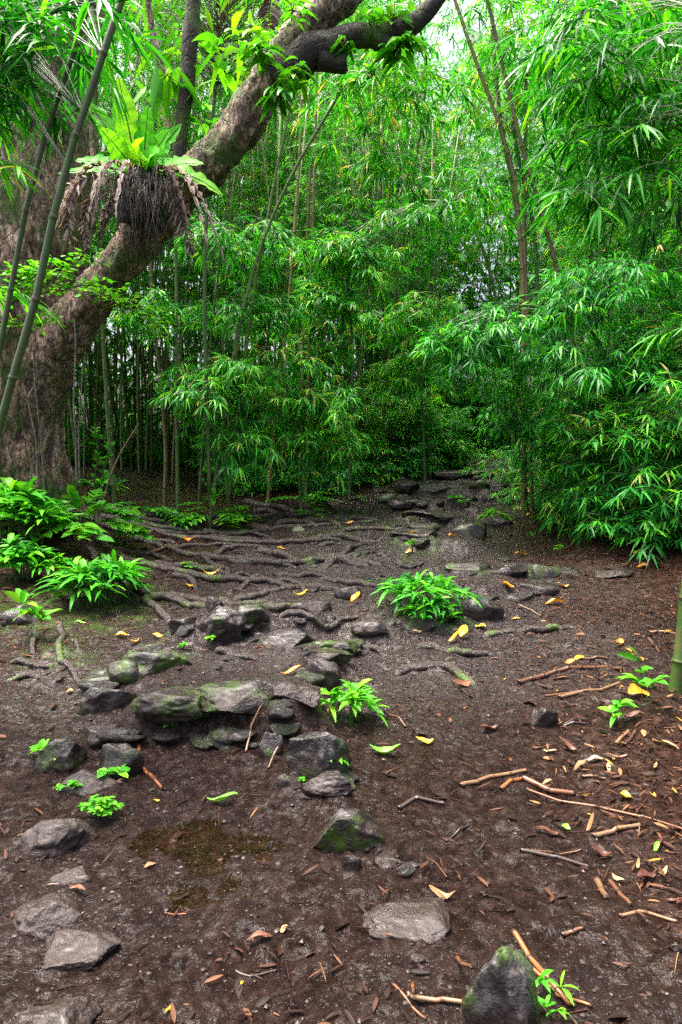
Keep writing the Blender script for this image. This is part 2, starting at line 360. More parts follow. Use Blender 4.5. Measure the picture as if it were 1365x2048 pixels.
def ground_mat():
    m, t, b = mat('wet mud'); tc = nd(t, 'ShaderNodeTexCoord').outputs['Object']
    f1 = noise_n(t, 1.7, 8, .62, tc); f2 = noise_n(t, 19, 10, .74, tc, 0); f3 = noise_n(t, 95, 6, .7, tc)
    c = ramp(t, f2, [(.34, (.0020, .0011, .0009)), (.46, (.0100, .0052, .0040)), (.57, (.0220, .0128, .0104)), (.70, (.054, .041, .037))])
    c = mixc(t, ramp(t, f1, [(.4, (0, 0, 0)), (.68, (1, 1, 1))]), c, mixc(t, f2, (.0028, .0013, .0009), (.028, .0138, .0096)))
    c = mixc(t, mathn(t, 'MULTIPLY', attr(t, 'soil'), .8), c, ramp(t, f2, [(.36, (.0035, .0014, .0008)), (.5, (.018, .0072, .004)), (.66, (.050, .0235, .0138))]))
    vo = nd(t, 'ShaderNodeTexVoronoi'); vo.inputs['Scale'].default_value = 60; vo.inputs['Randomness'].default_value = 1; t.links.new(tc, vo.inputs['Vector'])
    sep = nd(t, 'ShaderNodeSeparateColor'); t.links.new(vo.outputs['Color'], sep.inputs[0])
    gr = ramp(t, sep.outputs[0], [(.0, (.006, .0045, .004)), (.5, (.026, .019, .0175)), (.9, (.046, .038, .037)), (1, (.066, .058, .059))])
    c = mixc(t, mathn(t, 'MULTIPLY', attr(t, 'gravelly'), .75), c, gr)
    mk = mathn(t, 'MULTIPLY', attr(t, 'mossy'), ramp(t, noise_n(t, 10, 6, .65, tc), [(.45, (0, 0, 0)), (.6, (1, 1, 1))]))
    c = mixc(t, mk, c, mixc(t, f3, (.015, .035, .004), (.055, .10, .012)))
    t.links.new(c, b.inputs['Base Color'])
    wet = mathn(t, 'ADD', mathn(t, 'MULTIPLY', f1, .5), mathn(t, 'MULTIPLY', f2, .5))
    t.links.new(ramp(t, wet, [(.43, (.08, .08, .08)), (.5, (.20, .20, .20)), (.58, (.5, .5, .5))]), b.inputs['Roughness'])
    b.inputs['Specular IOR Level'].default_value = .55
    inv = mathn(t, 'SUBTRACT', .5, vo.outputs['Distance'])
    hh = mathn(t, 'ADD', mathn(t, 'MULTIPLY', f2, 1.5), mathn(t, 'ADD', mathn(t, 'MULTIPLY', f3, .9), mathn(t, 'MULTIPLY', mathn(t, 'MULTIPLY', inv, attr(t, 'gravelly')), .6)))
    bump(t, b, hh, .85, .035)
    cb = nd(t, 'ShaderNodeBump'); cb.inputs['Strength'].default_value = .6; cb.inputs['Distance'].default_value = .03; t.links.new(noise_n(t, 28, 4, .6, tc), cb.inputs['Height']); t.links.new(cb.outputs[0], b.inputs['Coat Normal'])
    t.links.new(mathn(t, 'MULTIPLY', mathn(t, 'ADD', .25, mathn(t, 'MULTIPLY', attr(t, 'wet'), .75)), ramp(t, mathn(t, 'ADD', mathn(t, 'MULTIPLY', noise_n(t, 24, 6, .7, tc), .65), mathn(t, 'MULTIPLY', f1, .35)), [(.47, (0, 0, 0)), (.60, (.9, .9, .9))])), b.inputs['Coat Weight'])
    t.links.new(mathn(t, 'ADD', .05, mathn(t, 'MULTIPLY', attr(t, 'wet'), .32)), b.inputs['Specular IOR Level'])
    b.inputs['Coat Roughness'].default_value = .25; b.inputs['Coat IOR'].default_value = 1.4
    return m
M['ground'] = ground_mat()
def puddle_mat():
    m, t, b = mat('murky puddle water'); fr = nd(t, 'ShaderNodeFresnel'); fr.inputs['IOR'].default_value = 1.33
    tr = nd(t, 'ShaderNodeBsdfTransparent'); tr.inputs[0].default_value = (.88, .78, .66, 1); gl = nd(t, 'ShaderNodeBsdfGlossy'); gl.inputs['Roughness'].default_value = .04
    mx = nd(t, 'ShaderNodeMixShader'); t.links.new(fr.outputs[0], mx.inputs[0]); t.links.new(tr.outputs[0], mx.inputs[1]); t.links.new(gl.outputs[0], mx.inputs[2])
    t.links.new(mx.outputs[0], t.nodes['Material Output'].inputs[0]); return m
M['puddle'] = puddle_mat()
def gravel_mat():
    m, t, b = mat('gravel'); t.links.new(ramp(t, attr(t, 'rnd'), [(0, (.005, .003, .0025)), (.5, (.015, .0098, .008)), (.88, (.024, .018, .0155)), (1, (.042, .035, .032))]), b.inputs['Base Color'])
    b.inputs['Roughness'].default_value = .45; b.inputs['Specular IOR Level'].default_value = .25; return m
M['gravel'] = gravel_mat()

# ------------------------------------------------------------------ ground
def axis(fine, lim0, lim1, c, g=1.045, half=1.6):
    pos = [0.]; d = fine
    while pos[-1] < max(abs(lim0 - c), abs(lim1 - c)):
        pos.append(pos[-1] + d)
        if pos[-1] > half: d *= g
    a = np.array(pos); a = np.concatenate([-a[:0:-1], a]) + c
    return a[(a >= lim0) & (a <= lim1)]
gx = axis(.0115, -90, 90, 0, 1.03, 1.7)
gy = np.concatenate([np.linspace(-40, .8, 30), .8 + np.cumsum(np.minimum(.0105 * np.exp(np.arange(0, 330) * .0062), 1.0))])
yy = [gy[-1]]; d = gy[-1] - gy[-2]
while yy[-1] < 120: d *= 1.05; yy.append(yy[-1] + d)
gy = np.concatenate([gy, yy[1:]])
XX, YY = np.meshgrid(gx, gy); xs, ys = XX.ravel(), YY.ravel()
zs = height(xs, ys)
g = G(); nx, ny = len(gx), len(gy)
i = np.arange(ny - 1)[:, None] * nx; j = np.arange(nx - 1)[None]
g.add(np.stack([xs, ys, zs], 1), np.stack([i + j, i + j + 1, i + nx + j + 1, i + nx + j], -1).reshape(-1, 4))
pathx = np.interp(ys, [0, 3, 5, 7, 9, 11, 14, 18], [0, 0, .3, .6, 1.0, 1.5, 2.6, 4.2])
pw = np.interp(ys, [0, 3, 5, 8, 11, 14], [3, 2.4, 1.5, 1.1, .9, .8])
gravelly = 1.3 * sstep(1.35, .6, np.abs(xs - pathx) / pw) * sstep(3.2, 5.2, ys) * np.clip(.75 + .5 * n2(xs, ys, 1.5, 31, 2), 0, 1) + .18 * sstep(.1, .5, n2(xs, ys, 1.3, 35, 2)) * (ys < 6)
mossy = sstep(.1, .6, n2(xs, ys, 1.1, 40, 2) + .5 * sstep(-1, -2.5, xs) * sstep(4.5, 6, ys) - .15) * sstep(3, 5, ys)
tag(obj('ground', g, M['ground'], extra={'gravelly': np.clip(gravelly, 0, 1), 'mossy': np.clip(mossy, 0, 1), 'wet': sstep(17, 12, ys) * (.3 + .7 * sstep(3.0, 4.8, ys)) * sstep(-.5, 1, ys) * np.clip(sstep(2.4, 1.0, np.abs(xs - pathx) / pw), .12, 1), 'soil': np.clip(sstep(.7, 1.5, xs - pathx * .6) * (ys < 9) + sstep(-1.2, -2.2, xs) * sstep(3.5, 5, ys) + sstep(10, 12, ys) * sstep(.8, 1.6, np.abs(xs - pathx)), 0, 1)}), 'dark wet reddish brown mud of the jungle trail', 'ground', kind='structure')
# puddle
rng = np.random.default_rng(5)
pc = gnd(420, 1722); g = G(); th = np.linspace(0, 2 * math.pi, 49)[:-1]
rr = 1 + .18 * np.sin(th * 3 + 1) + .12 * np.sin(th * 5)
rim = np.stack([pc[0] + .36 * rr * np.cos(th), pc[1] + .27 * rr * np.sin(th), np.full(48, 0.)], 1)
pz = float(np.quantile(height(rim[:, 0] * .45 + pc[0] * .55, rim[:, 1] * .45 + pc[1] * .55), .5))
rim[:, 2] = pz
k = np.arange(48); g.add(np.vstack([rim, [[pc[0], pc[1], pz]]]), np.stack([k, (k + 1) % 48, np.full(48, 48)], 1))
tag(obj('puddle', g, M['puddle'], smooth=False), 'shallow murky brown puddle in the muddy trail', 'puddle', kind='structure')

# ------------------------------------------------------------------ rocks
def ico(sub):
    bm = bmesh.new(); bmesh.ops.create_icosphere(bm, subdivisions=sub, radius=1)
    v = np.array([p.co[:] for p in bm.verts]); f = np.array([[q.index for q in p.verts] for p in bm.faces]); bm.free(); return v, f
ICO = {k: ico(k) for k in (1, 3, 4, 5)}
def rock_geo(size, seed, sub=4, facets=9, ang=.5, rough=1.0):
    r = np.random.default_rng(seed); v, f = ICO[sub]; v = v.copy()
    for _ in range(facets + int(ang * 6)):
        n = r.normal(size=3); n /= np.linalg.norm(n); d = r.uniform(.42, .8) + (1 - ang) * .22
        s = v @ n - d; v = v - np.outer(np.maximum(s, 0), n)
    if ang > .3:
        n = np.array([r.normal() * .2, r.normal() * .2, 1]); n /= np.linalg.norm(n); s = v @ n - r.uniform(.62, .8); v = v - np.outer(np.maximum(s, 0) * .9, n)
    v = v * (1 + .09 * rough * fbm(v * 1.6 + seed * 3.1, 3)[:, None] + .045 * rough * fbm(v * 6 + seed, 3)[:, None] + .012 * rough * fbm(v * 19 + seed, 2)[:, None])
    v = v / np.abs(v).max(0)
    return v * np.asarray(size), f
ROCKS = [  # u centre, v bottom, width px, height px, material, facets, angularity, yaw, label
 (698, 1705, 150, 140, 'rock_moss', 7, .8, .3, 'large dark pointed boulder with flat facets in the middle of the muddy trail'),
 (628, 1556, 142, 132, 'rock_moss', 7, .6, -.2, 'big flat topped boulder with mossy side below the bright bamboo tuft'),
 (660, 1592, 115, 52, 'rock', 9, .6, .2, 'small grey rock wedged between the flat topped boulder and the pointed boulder'),
 (1000, 2060, 190, 210, 'rock_moss', 5, .9, .6, 'large dark wedge shaped rock at the bottom edge beside the orange cane'),
 (838, 1882, 215, 88, 'rock', 8, .6, 0, 'broken grey slab with a tan spot next to the dark wedge rock'),
 (85, 1712, 175, 112, 'rock_mud', 12, .2, 0, 'lumpy grey boulder with pitted face below the little weeds'),
 (88, 1872, 165, 92, 'rock_mud', 8, .2, .2, 'rounded mud covered boulder with a tan straw beside it'),
 (130, 1940, 185, 88, 'rock_mud', 8, .3, -.2, 'smooth mud coated stone with sharp right edge, above the lowest left boulder'),
 (118, 2052, 180, 125, 'rock_mud', 12, .3, .1, 'mud streaked grey boulder cut off by the bottom edge of the view'),
 (142, 1772, 100, 52, 'rock_mud', 8, .7, 0, 'low brown block half sunk in mud below the lumpy boulder'),
 (230, 1556, 95, 100, 'rock', 8, .2, 0, 'rounded grey boulder behind the broad leaved seedling'),
 (112, 1545, 110, 92, 'rock_moss', 8, .3, .4, 'dark mossy boulder under the drooping leaved seedling'),
 (162, 1592, 120, 60, 'rock', 8, .4, .1, 'dark low boulder in front of the rounded grey boulder'),
 (540, 1514, 52, 84, 'rock', 6, .6, .1, 'upright narrow grey slab beside the flat topped boulder'),
 (578, 1404, 130, 66, 'rock', 7, .8, -.3, 'pale wet wedge stone with a shiny slanting face above the mossy ledge'),
 (640, 1368, 88, 74, 'rock', 6, .8, .2, 'angular light topped rock in front of the mossy round stone'),
 (655, 1330, 100, 42, 'rock_moss', 7, .4, .1, 'mossy round stone peeping out behind the light topped rock'),
 (478, 1488, 190, 76, 'rock_moss', 8, .8, .1, 'mossy ledge stone at the right end of the natural step'),
 (345, 1488, 175, 70, 'rock_moss', 8, .8, -.1, 'dark ledge stone in the natural step with a seedling on it'),
 (205, 1425, 112, 82, 'rock_moss', 8, .3, .2, 'dark mossy boulder at the left end of the natural step'),
 (205, 1490, 90, 56, 'rock', 8, .5, .5, 'grey cracked stone under the left end of the step'),
 (285, 1360, 170, 78, 'rock_moss', 8, .2, .1, 'long mossy mound of rock above the natural step'),
 (235, 1372, 90, 52, 'rock_moss', 7, .3, .3, 'small round mossy stone on the left of the long mossy mound'),
 (432, 1292, 112, 82, 'rock', 7, .6, -.2, 'large grey rock with sloping top just below the spread roots'),
 (496, 1274, 92, 52, 'rock_moss', 7, .7, .3, 'squat mossy rock right of the sloping grey rock'),
 (362, 1266, 76, 44, 'rock', 7, .6, .2, 'flat brown slab left of the sloping grey rock'),
 (425, 1230, 60, 40, 'rock', 6, .9, .4, 'small pointed stone above the sloping grey rock'),
 (575, 1300, 105, 50, 'rock', 7, .8, .1, 'square dark ledge block in the second step of the trail'),
 (672, 1310, 108, 42, 'rock_moss', 6, .8, 0, 'flat moss topped slab at the right end of the second step'),
 (620, 1222, 92, 30, 'rock', 8, .4, 0, 'wet shining flat rock in the trail under the looping root'),
 (700, 1200, 60, 36, 'rock', 7, .7, .3, 'small dark rock beside an upright yellow leaf'),
 (850, 1262, 160, 72, 'rock_moss', 7, .6, .1, 'broad mossy rock under the big bamboo grass clump'),
 (745, 1280, 84, 32, 'rock', 8, .5, 0, 'low dark rock left of the big bamboo grass clump'),
 (958, 1240, 112, 64, 'rock', 6, .8, -.2, 'angular dark rock right of the big bamboo grass clump'),
 (940, 1150, 122, 36, 'rock_moss', 6, .8, 0, 'dark flat riser stone above the big bamboo grass clump'),
 (1025, 1152, 86, 36, 'rock', 7, .6, .1, 'grey riser stone right of the dark riser stone'),
 (1090, 1160, 76, 42, 'rock_moss', 7, .5, .2, 'dark mossy stone at the right end of the riser'),
 (1078, 1190, 92, 32, 'rock', 8, .6, -.2, 'flat grey stone below the mossy stone of the riser'),
 (1234, 1158, 98, 32, 'rock', 5, .8, .1, 'flat dark solitary rock on the bare right side of the trail'),
 (1090, 1455, 68, 52, 'rock', 6, .8, .3, 'square grey block among the dead canes'),
 (836, 1076, 104, 34, 'rock', 7, .5, 0, 'rough grey stone at the foot of the stone stairs'),
 (935, 1070, 92, 40, 'rock_moss', 7, .5, .2, 'dark mossy stone at the foot of the stairs left of the yellowish tuft'),
 (1000, 1052, 62, 26, 'rock', 7, .4, 0, 'brown round stone under the yellowish tuft'),
 (800, 1070, 50, 26, 'rock', 7, .4, .3, 'small round stone at the lower left foot of the stairs'),
 (866, 1038, 118, 22, 'rock', 6, .5, 0, 'long pale wet slab forming a stair tread'),
 (846, 1060, 72, 28, 'rock_moss', 7, .5, .2, 'dark green stone under the long pale tread'),
 (842, 1016, 112, 26, 'rock', 6, .6, 0, 'long brown slab forming the middle stair tread'),
 (915, 1022, 56, 24, 'rock', 7, .5, .1, 'pale square stone right of the middle stair tread'),
 (802, 1022, 56, 26, 'rock', 7, .5, .4, 'stacked grey stone left of the middle stair tread'),
 (780, 1004, 52, 24, 'rock_moss', 7, .2, 0, 'round mossy stone left of the stairs'),
 (865, 992, 74, 22, 'rock_moss', 7, .5, .3, 'mossy stone between the middle and the upper stair tread'),
 (815, 992, 60, 22, 'rock', 7, .5, .1, 'dark rubble stone left of the upper stair tread'),
 (888, 976, 110, 20, 'rock', 6, .6, 0, 'long slab forming the upper stair tread'),
 (960, 978, 48, 24, 'rock_moss', 7, .3, .2, 'round dark stone at the right end of the upper stair tread'),
 (815, 974, 60, 20, 'rock', 7, .4, .1, 'rough stone at the left end of the upper stair tread'),
 (762, 988, 50, 18, 'rock', 7, .4, .1, 'flat stone at the edge of the thicket left of the stairs'),
 (905, 956, 76, 18, 'rock', 7, .5, .1, 'stone just above the upper stair tread'),
 (960, 950, 60, 14, 'rock', 7, .5, .1, 'pale stone near the top of the trail'),
 (1000, 944, 56, 12, 'rock', 7, .5, .1, 'topmost pale stone where the trail vanishes'),
 (1002, 980, 40, 14, 'rock', 7, .4, 0, 'small brown stone on the upper gravel of the trail'),
 (780, 1735, 62, 32, 'rock_mud', 8, .6, .3, 'brown stone just below the pointed boulder'),
 (700, 1742, 48, 46, 'rock_mud', 7, .7, .5, 'upright brown stone left of the pebbles under the pointed boulder'),
 (775, 1740, 34, 18, 'rock_mud', 6, .1, 0, 'smooth brown pebble between two stones under the pointed boulder'),
 (806, 1743, 24, 18, 'rock_mud', 6, .1, 0, 'small reddish pebble left of the pale pebble'),
 (831, 1737, 28, 13, 'rock_mud', 6, .1, 0, 'pale tan pebble right of the small reddish pebble'),
 (835, 1925, 42, 26, 'rock', 7, .4, .2, 'small grey stone below the broken slab'),
 (1360, 1912, 44, 40, 'rock', 7, .6, .2, 'grey stone cut off by the right edge of the view'),
 (30, 1248, 84, 46, 'rock', 8, .3, .1, 'dark rounded rock behind the pale green seedling'),
 (570, 1580, 36, 26, 'rock_moss', 7, .3, .1, 'small dark stone at the foot of the flat topped boulder'),
 (190, 1012, 40, 16, 'rock_moss', 7, .3, .1, 'little mossy stone by the foot of the big tree'),
 (320, 1034, 90, 32, 'rock_moss', 7, .1, 0, 'round moss cushion on a stone between two ferns'),
 (598, 1062, 34, 18, 'rock_moss', 7, .2, 0, 'small round mossy stone among the upper roots'),
]
for k, (u, v, wp, hp, mt, fc, an, yaw, lab) in enumerate(ROCKS):
    p = gnd(u, min(v, 2046)); D = p[1] * math.cos(PITCH) + (CAMH - p[2]) * math.sin(PITCH)
    wd = wp * D / F; phi = math.atan2(CAMH - p[2], p[1]); d = .72 * wd
    hz = max((hp * D / F - d * .5 * math.sin(phi)) / math.cos(phi), .16 * wd) * (.6 if mt == 'rock_mud' and 'pebble' not in lab else .76 if v > 1320 else (.8 if v > 1085 else .72))
    g = G(); vv, ff = rock_geo((wd / 2 * 1.06, d / 2, hz), 100 + k, 5 if wp > 100 and v > 1250 else 4, fc, an); 
    c, s = math.cos(yaw), math.sin(yaw)
    vv = np.stack([vv[:, 0] * c - vv[:, 1] * s * .9, vv[:, 0] * s * .6 + vv[:, 1] * c, vv[:, 2]], 1)
    g.add(vv, ff)
    yc = p[1] + d * .42
    nm = 'pebble' if 'pebble' in lab else ('boulder' if 'boulder' in lab else 'rock')
    if v > 2046: yc -= .08
    o = tag(obj(nm, g, M[mt], loc=(p[0], yc, hgt(p[0], yc) - .02 * wd)), lab, 'pebble' if nm == 'pebble' else 'rock', 'rocks and boulders of the trail')

RUB = 'rubble stones between the stairs and the roots'
rr = np.random.default_rng(404); PR = []
for k in range(4): 
    v, f = rock_geo((1, .8, .55), 500 + k, 3, 9, .6); gq = G(); gq.add(v, f); PR.append(gq)
for k in range(95):
    v = rr.uniform(938, 1140) if k < 62 else rr.uniform(1180, 1340); u = np.interp(v, [938, 1000, 1140, 1340], [960, 850, 840, 560]) + rr.normal() * np.interp(v, [938, 1140, 1340], [50, 130, 150])
    p = gnd(u, v); sz = p[1] / F * rr.uniform(7, 20)
    e = obj('rubble_stone', PR[k % 4].mesh('rubble_stone', [M['rock_moss' if k % 3 == 0 else 'rock']]) if k < 12 else RM[k % 12], [], loc=(p[0], p[1], p[2] - sz * .08))
    if k < 12: RM = (RM if k else []) + [e.data]
    e.scale = (sz, sz, sz); e.rotation_euler = (0, 0, rr.uniform(0, 6.28)); tag(e, 'small grey rubble stone bedded among the roots and stairs of the trail', 'rock', RUB)
LED = 'ledge stones bedded in the rows of boulders'; rr = np.random.default_rng(505)
for (pl, n) in [([(730, 1296), (620, 1290), (520, 1272), (400, 1262), (300, 1310), (215, 1370), (180, 1430)], 34), ([(200, 1470), (300, 1470), (400, 1478), (500, 1480), (560, 1470)], 16), ([(600, 1350), (560, 1420), (600, 1470)], 8), ([(700, 1545), (640, 1590), (700, 1650), (760, 1700), (820, 1745)], 12), ([(780, 1235), (900, 1250), (1000, 1215), (1080, 1175), (1120, 1140), (1000, 1145), (880, 1150)], 22)]:
    Q = spline(np.array([(a, b, 0) for a, b in pl], float), 200)
    for k in range(n):
        q = Q[rr.integers(0, 200)]; p = gnd(q[0] + rr.normal() * 12, q[1] + rr.normal() * 7); sz = p[1] / F * rr.uniform(13, 36)
        e = obj('ledge_stone', RM[k % 12], [], loc=(p[0], p[1], p[2] - sz * .12)); e.scale = (sz * rr.uniform(.9, 1.5), sz, sz * rr.uniform(.6, 1.0)); e.rotation_euler = (rr.normal() * .12, rr.normal() * .12, rr.normal() * .5 + (3.14 if k % 2 else 0))
        tag(e, 'dark wet stone bedded between the larger boulders of the natural steps', 'rock', LED)
# ------------------------------------------------------------------ big tree with its limb and roots
TY = 7.7
tree = thing('jungle_tree', 'huge pinkish brown old tree with a thick leaning mossy limb and spreading roots', 'tree', tuple(at(20, 1012, TY)))
TO = np.array(tree.location)
def px_path(pts, Ys): return np.array([at(u, v, Y) for (u, v, *_), Y in zip(pts, Ys)])
def bark_tube(P, rad, sides, amp, seed, flute=0):
    V, f = tube(P, rad, sides, False); n = len(P)
    Vr = V.reshape(n, sides, 3); C = P[:, None]; dirs = Vr - C
    q = Vr.reshape(-1, 3) * np.array([1, 1, .45])
    s = 1 + amp * (fbm(q * 1.8 + seed, 3).reshape(n, sides, 1)) + amp * .35 * fbm(q * 8 + seed, 3).reshape(n, sides, 1)
    if flute:
        th = np.arange(sides) * 2 * math.pi / sides
        fl = np.abs(np.sin(th * 2.5 + .6 + .8 * np.sin(th)))[None, :, None]
        t = np.linspace(0, 1, n)[:, None, None]
        s = s * (1 + flute * np.exp(-t * 9) * (fl * 1.5 - .5)) * (1 - .07 * fl)
    return (C + dirs * s).reshape(-1, 3), f
def local(V, o): return V - np.array(o.location)
tp = [(20, 1045), (16, 985), (8, 900), (10, 800), (28, 650), (46, 500), (62, 300), (78, 0), (90, -400), (96, -900)]
P = spline(px_path(tp, [7.7] * 5 + [7.75, 7.8, 7.9, 8, 8.1]), 150); rad = np.interp(np.linspace(0, 9, 150), range(10), [.80, .74, .68, .67, .66, .66, .68, .66, .6, .5])
gT = G(); V, f = bark_tube(P, rad, 110, .11, 3, .22); f = f + [np.array([[i, (i + 1) % 110, len(V)] for i in range(110)])[:, ::-1], np.array([[149 * 110 + i, 149 * 110 + (i + 1) % 110, len(V) + 1] for i in range(110)])]; gT.add(local(np.vstack([V, P[:1], P[-1:]]), tree), f)
lp = [(15, 1010, 50), (22, 905, 80), (48, 825, 76), (98, 722, 60), (160, 632, 52), (215, 562, 48), (265, 500, 46), (330, 420, 46), (430, 318, 47), (500, 222, 47), (548, 148, 45), (590, 85, 40), (642, 28, 37), (720, -40, 34), (800, -140, 30)]
lY = [7.8, 7.75, 7.6, 7.42, 7.22, 7.05, 6.95, 6.9, 6.8, 6.75, 6.7, 6.7, 6.7, 6.7, 6.7]
LP = spline(px_path(lp, lY), 150); rad = np.interp(np.linspace(0, 14, 150), range(15), [(.92 if k < 3 else .82) * r_ * y / F for k, ((_, _, r_), y) in enumerate(zip(lp, lY))])
V, f = bark_tube(LP, rad, 64, .10, 8); f = f + [np.array([[i, (i + 1) % 64, len(V)] for i in range(64)])[:, ::-1], np.array([[149 * 64 + i, 149 * 64 + (i + 1) % 64, len(V) + 1] for i in range(64)])]
gT.add(local(np.vstack([V, LP[:1], LP[-1:]]), tree), f)
tmp = obj('trunk', gT, M['bark']); md = tmp.modifiers.new('fuse', 'REMESH'); md.mode = 'VOXEL'; md.voxel_size = .026       # grows limb and trunk into one body
ms = tmp.modifiers.new('smooth', 'SMOOTH'); ms.factor = .5; ms.iterations = 5
me = bpy.data.meshes.new_from_object(tmp.evaluated_get(bpy.context.evaluated_depsgraph_get())); bpy.data.objects.remove(tmp)
vv = np.zeros(len(me.vertices) * 3, np.float32); me.vertices.foreach_get('co', vv); vv = vv.reshape(-1, 3).astype(float); nn = np.zeros(len(me.vertices) * 3, np.float32); me.vertex_normals.foreach_get('vector', nn)
q = vv * np.array([1, 1, .4]); vv = vv + nn.reshape(-1, 3) * (.030 * fbm(q * 6, 3) + .016 * fbm(q * 20 + 5, 3) - .02 * np.maximum(0, .35 - np.abs(noise3(q * np.array([9, 9, 5]) + 3))))[:, None]
me.vertices.foreach_set('co', vv.astype(np.float32).ravel()); me.polygons.foreach_set('use_smooth', np.ones(len(me.polygons), bool)); me.update()
if not me.materials: me.materials.append(M['bark'])
o = obj('trunk', me, [], tree)
def branch(pts, Y, mt, name='branch', amp=.16, sides=24, n=60, seed=1, ext=None):
    P = spline(np.array([at(u, v, Y if np.isscalar(Y) else Y[i]) for i, (u, v, r_) in enumerate(pts)]), n)
    Yv = Y if np.isscalar(Y) else Y[0]
    rad = np.interp(np.linspace(0, len(pts) - 1, n), range(len(pts)), [r_ * Yv / F for *_, r_ in pts])
    g = G(); V, f = bark_tube(P, rad, sides, amp, seed); g.add(local(V, tree), f); return obj(name, g, M[mt], tree)
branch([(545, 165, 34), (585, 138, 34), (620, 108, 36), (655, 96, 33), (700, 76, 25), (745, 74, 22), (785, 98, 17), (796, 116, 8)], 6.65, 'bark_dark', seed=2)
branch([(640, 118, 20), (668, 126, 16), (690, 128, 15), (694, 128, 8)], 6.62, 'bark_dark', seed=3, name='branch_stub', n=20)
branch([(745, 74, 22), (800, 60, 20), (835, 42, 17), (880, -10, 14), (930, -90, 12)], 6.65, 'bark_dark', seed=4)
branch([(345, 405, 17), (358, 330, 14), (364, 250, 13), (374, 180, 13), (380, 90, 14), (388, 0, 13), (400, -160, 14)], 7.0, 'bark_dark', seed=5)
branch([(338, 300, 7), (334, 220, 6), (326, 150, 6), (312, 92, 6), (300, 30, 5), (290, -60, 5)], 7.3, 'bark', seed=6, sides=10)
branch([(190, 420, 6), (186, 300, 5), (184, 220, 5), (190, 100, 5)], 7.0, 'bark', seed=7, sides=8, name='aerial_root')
branch([(150, 640, 1.8), (152, 700, 1.8), (148, 800, 1.9), (152, 880, 1.8), (153, 958, 1.8)], 6.9, 'vine', seed=8, sides=6, name='aerial_root')
branch([(172, 700, 1.8), (165, 760, 1.8), (158, 860, 1.8), (160, 968, 1.8)], 7.1, 'vine', seed=9, sides=6, name='aerial_root')
branch([(68, 700, 1.8), (75, 760, 1.8), (58, 800, 1.8), (72, 880, 1.8), (76, 960, 1.8)], 6.95, 'vine', seed=10, sides=6, name='aerial_root')
branch([(66, 690, 1.5), (72, 780, 1.5), (84, 900, 1.5), (90, 1000, 1.5)], 6.93, 'vine', seed=11, sides=6, name='aerial_root')
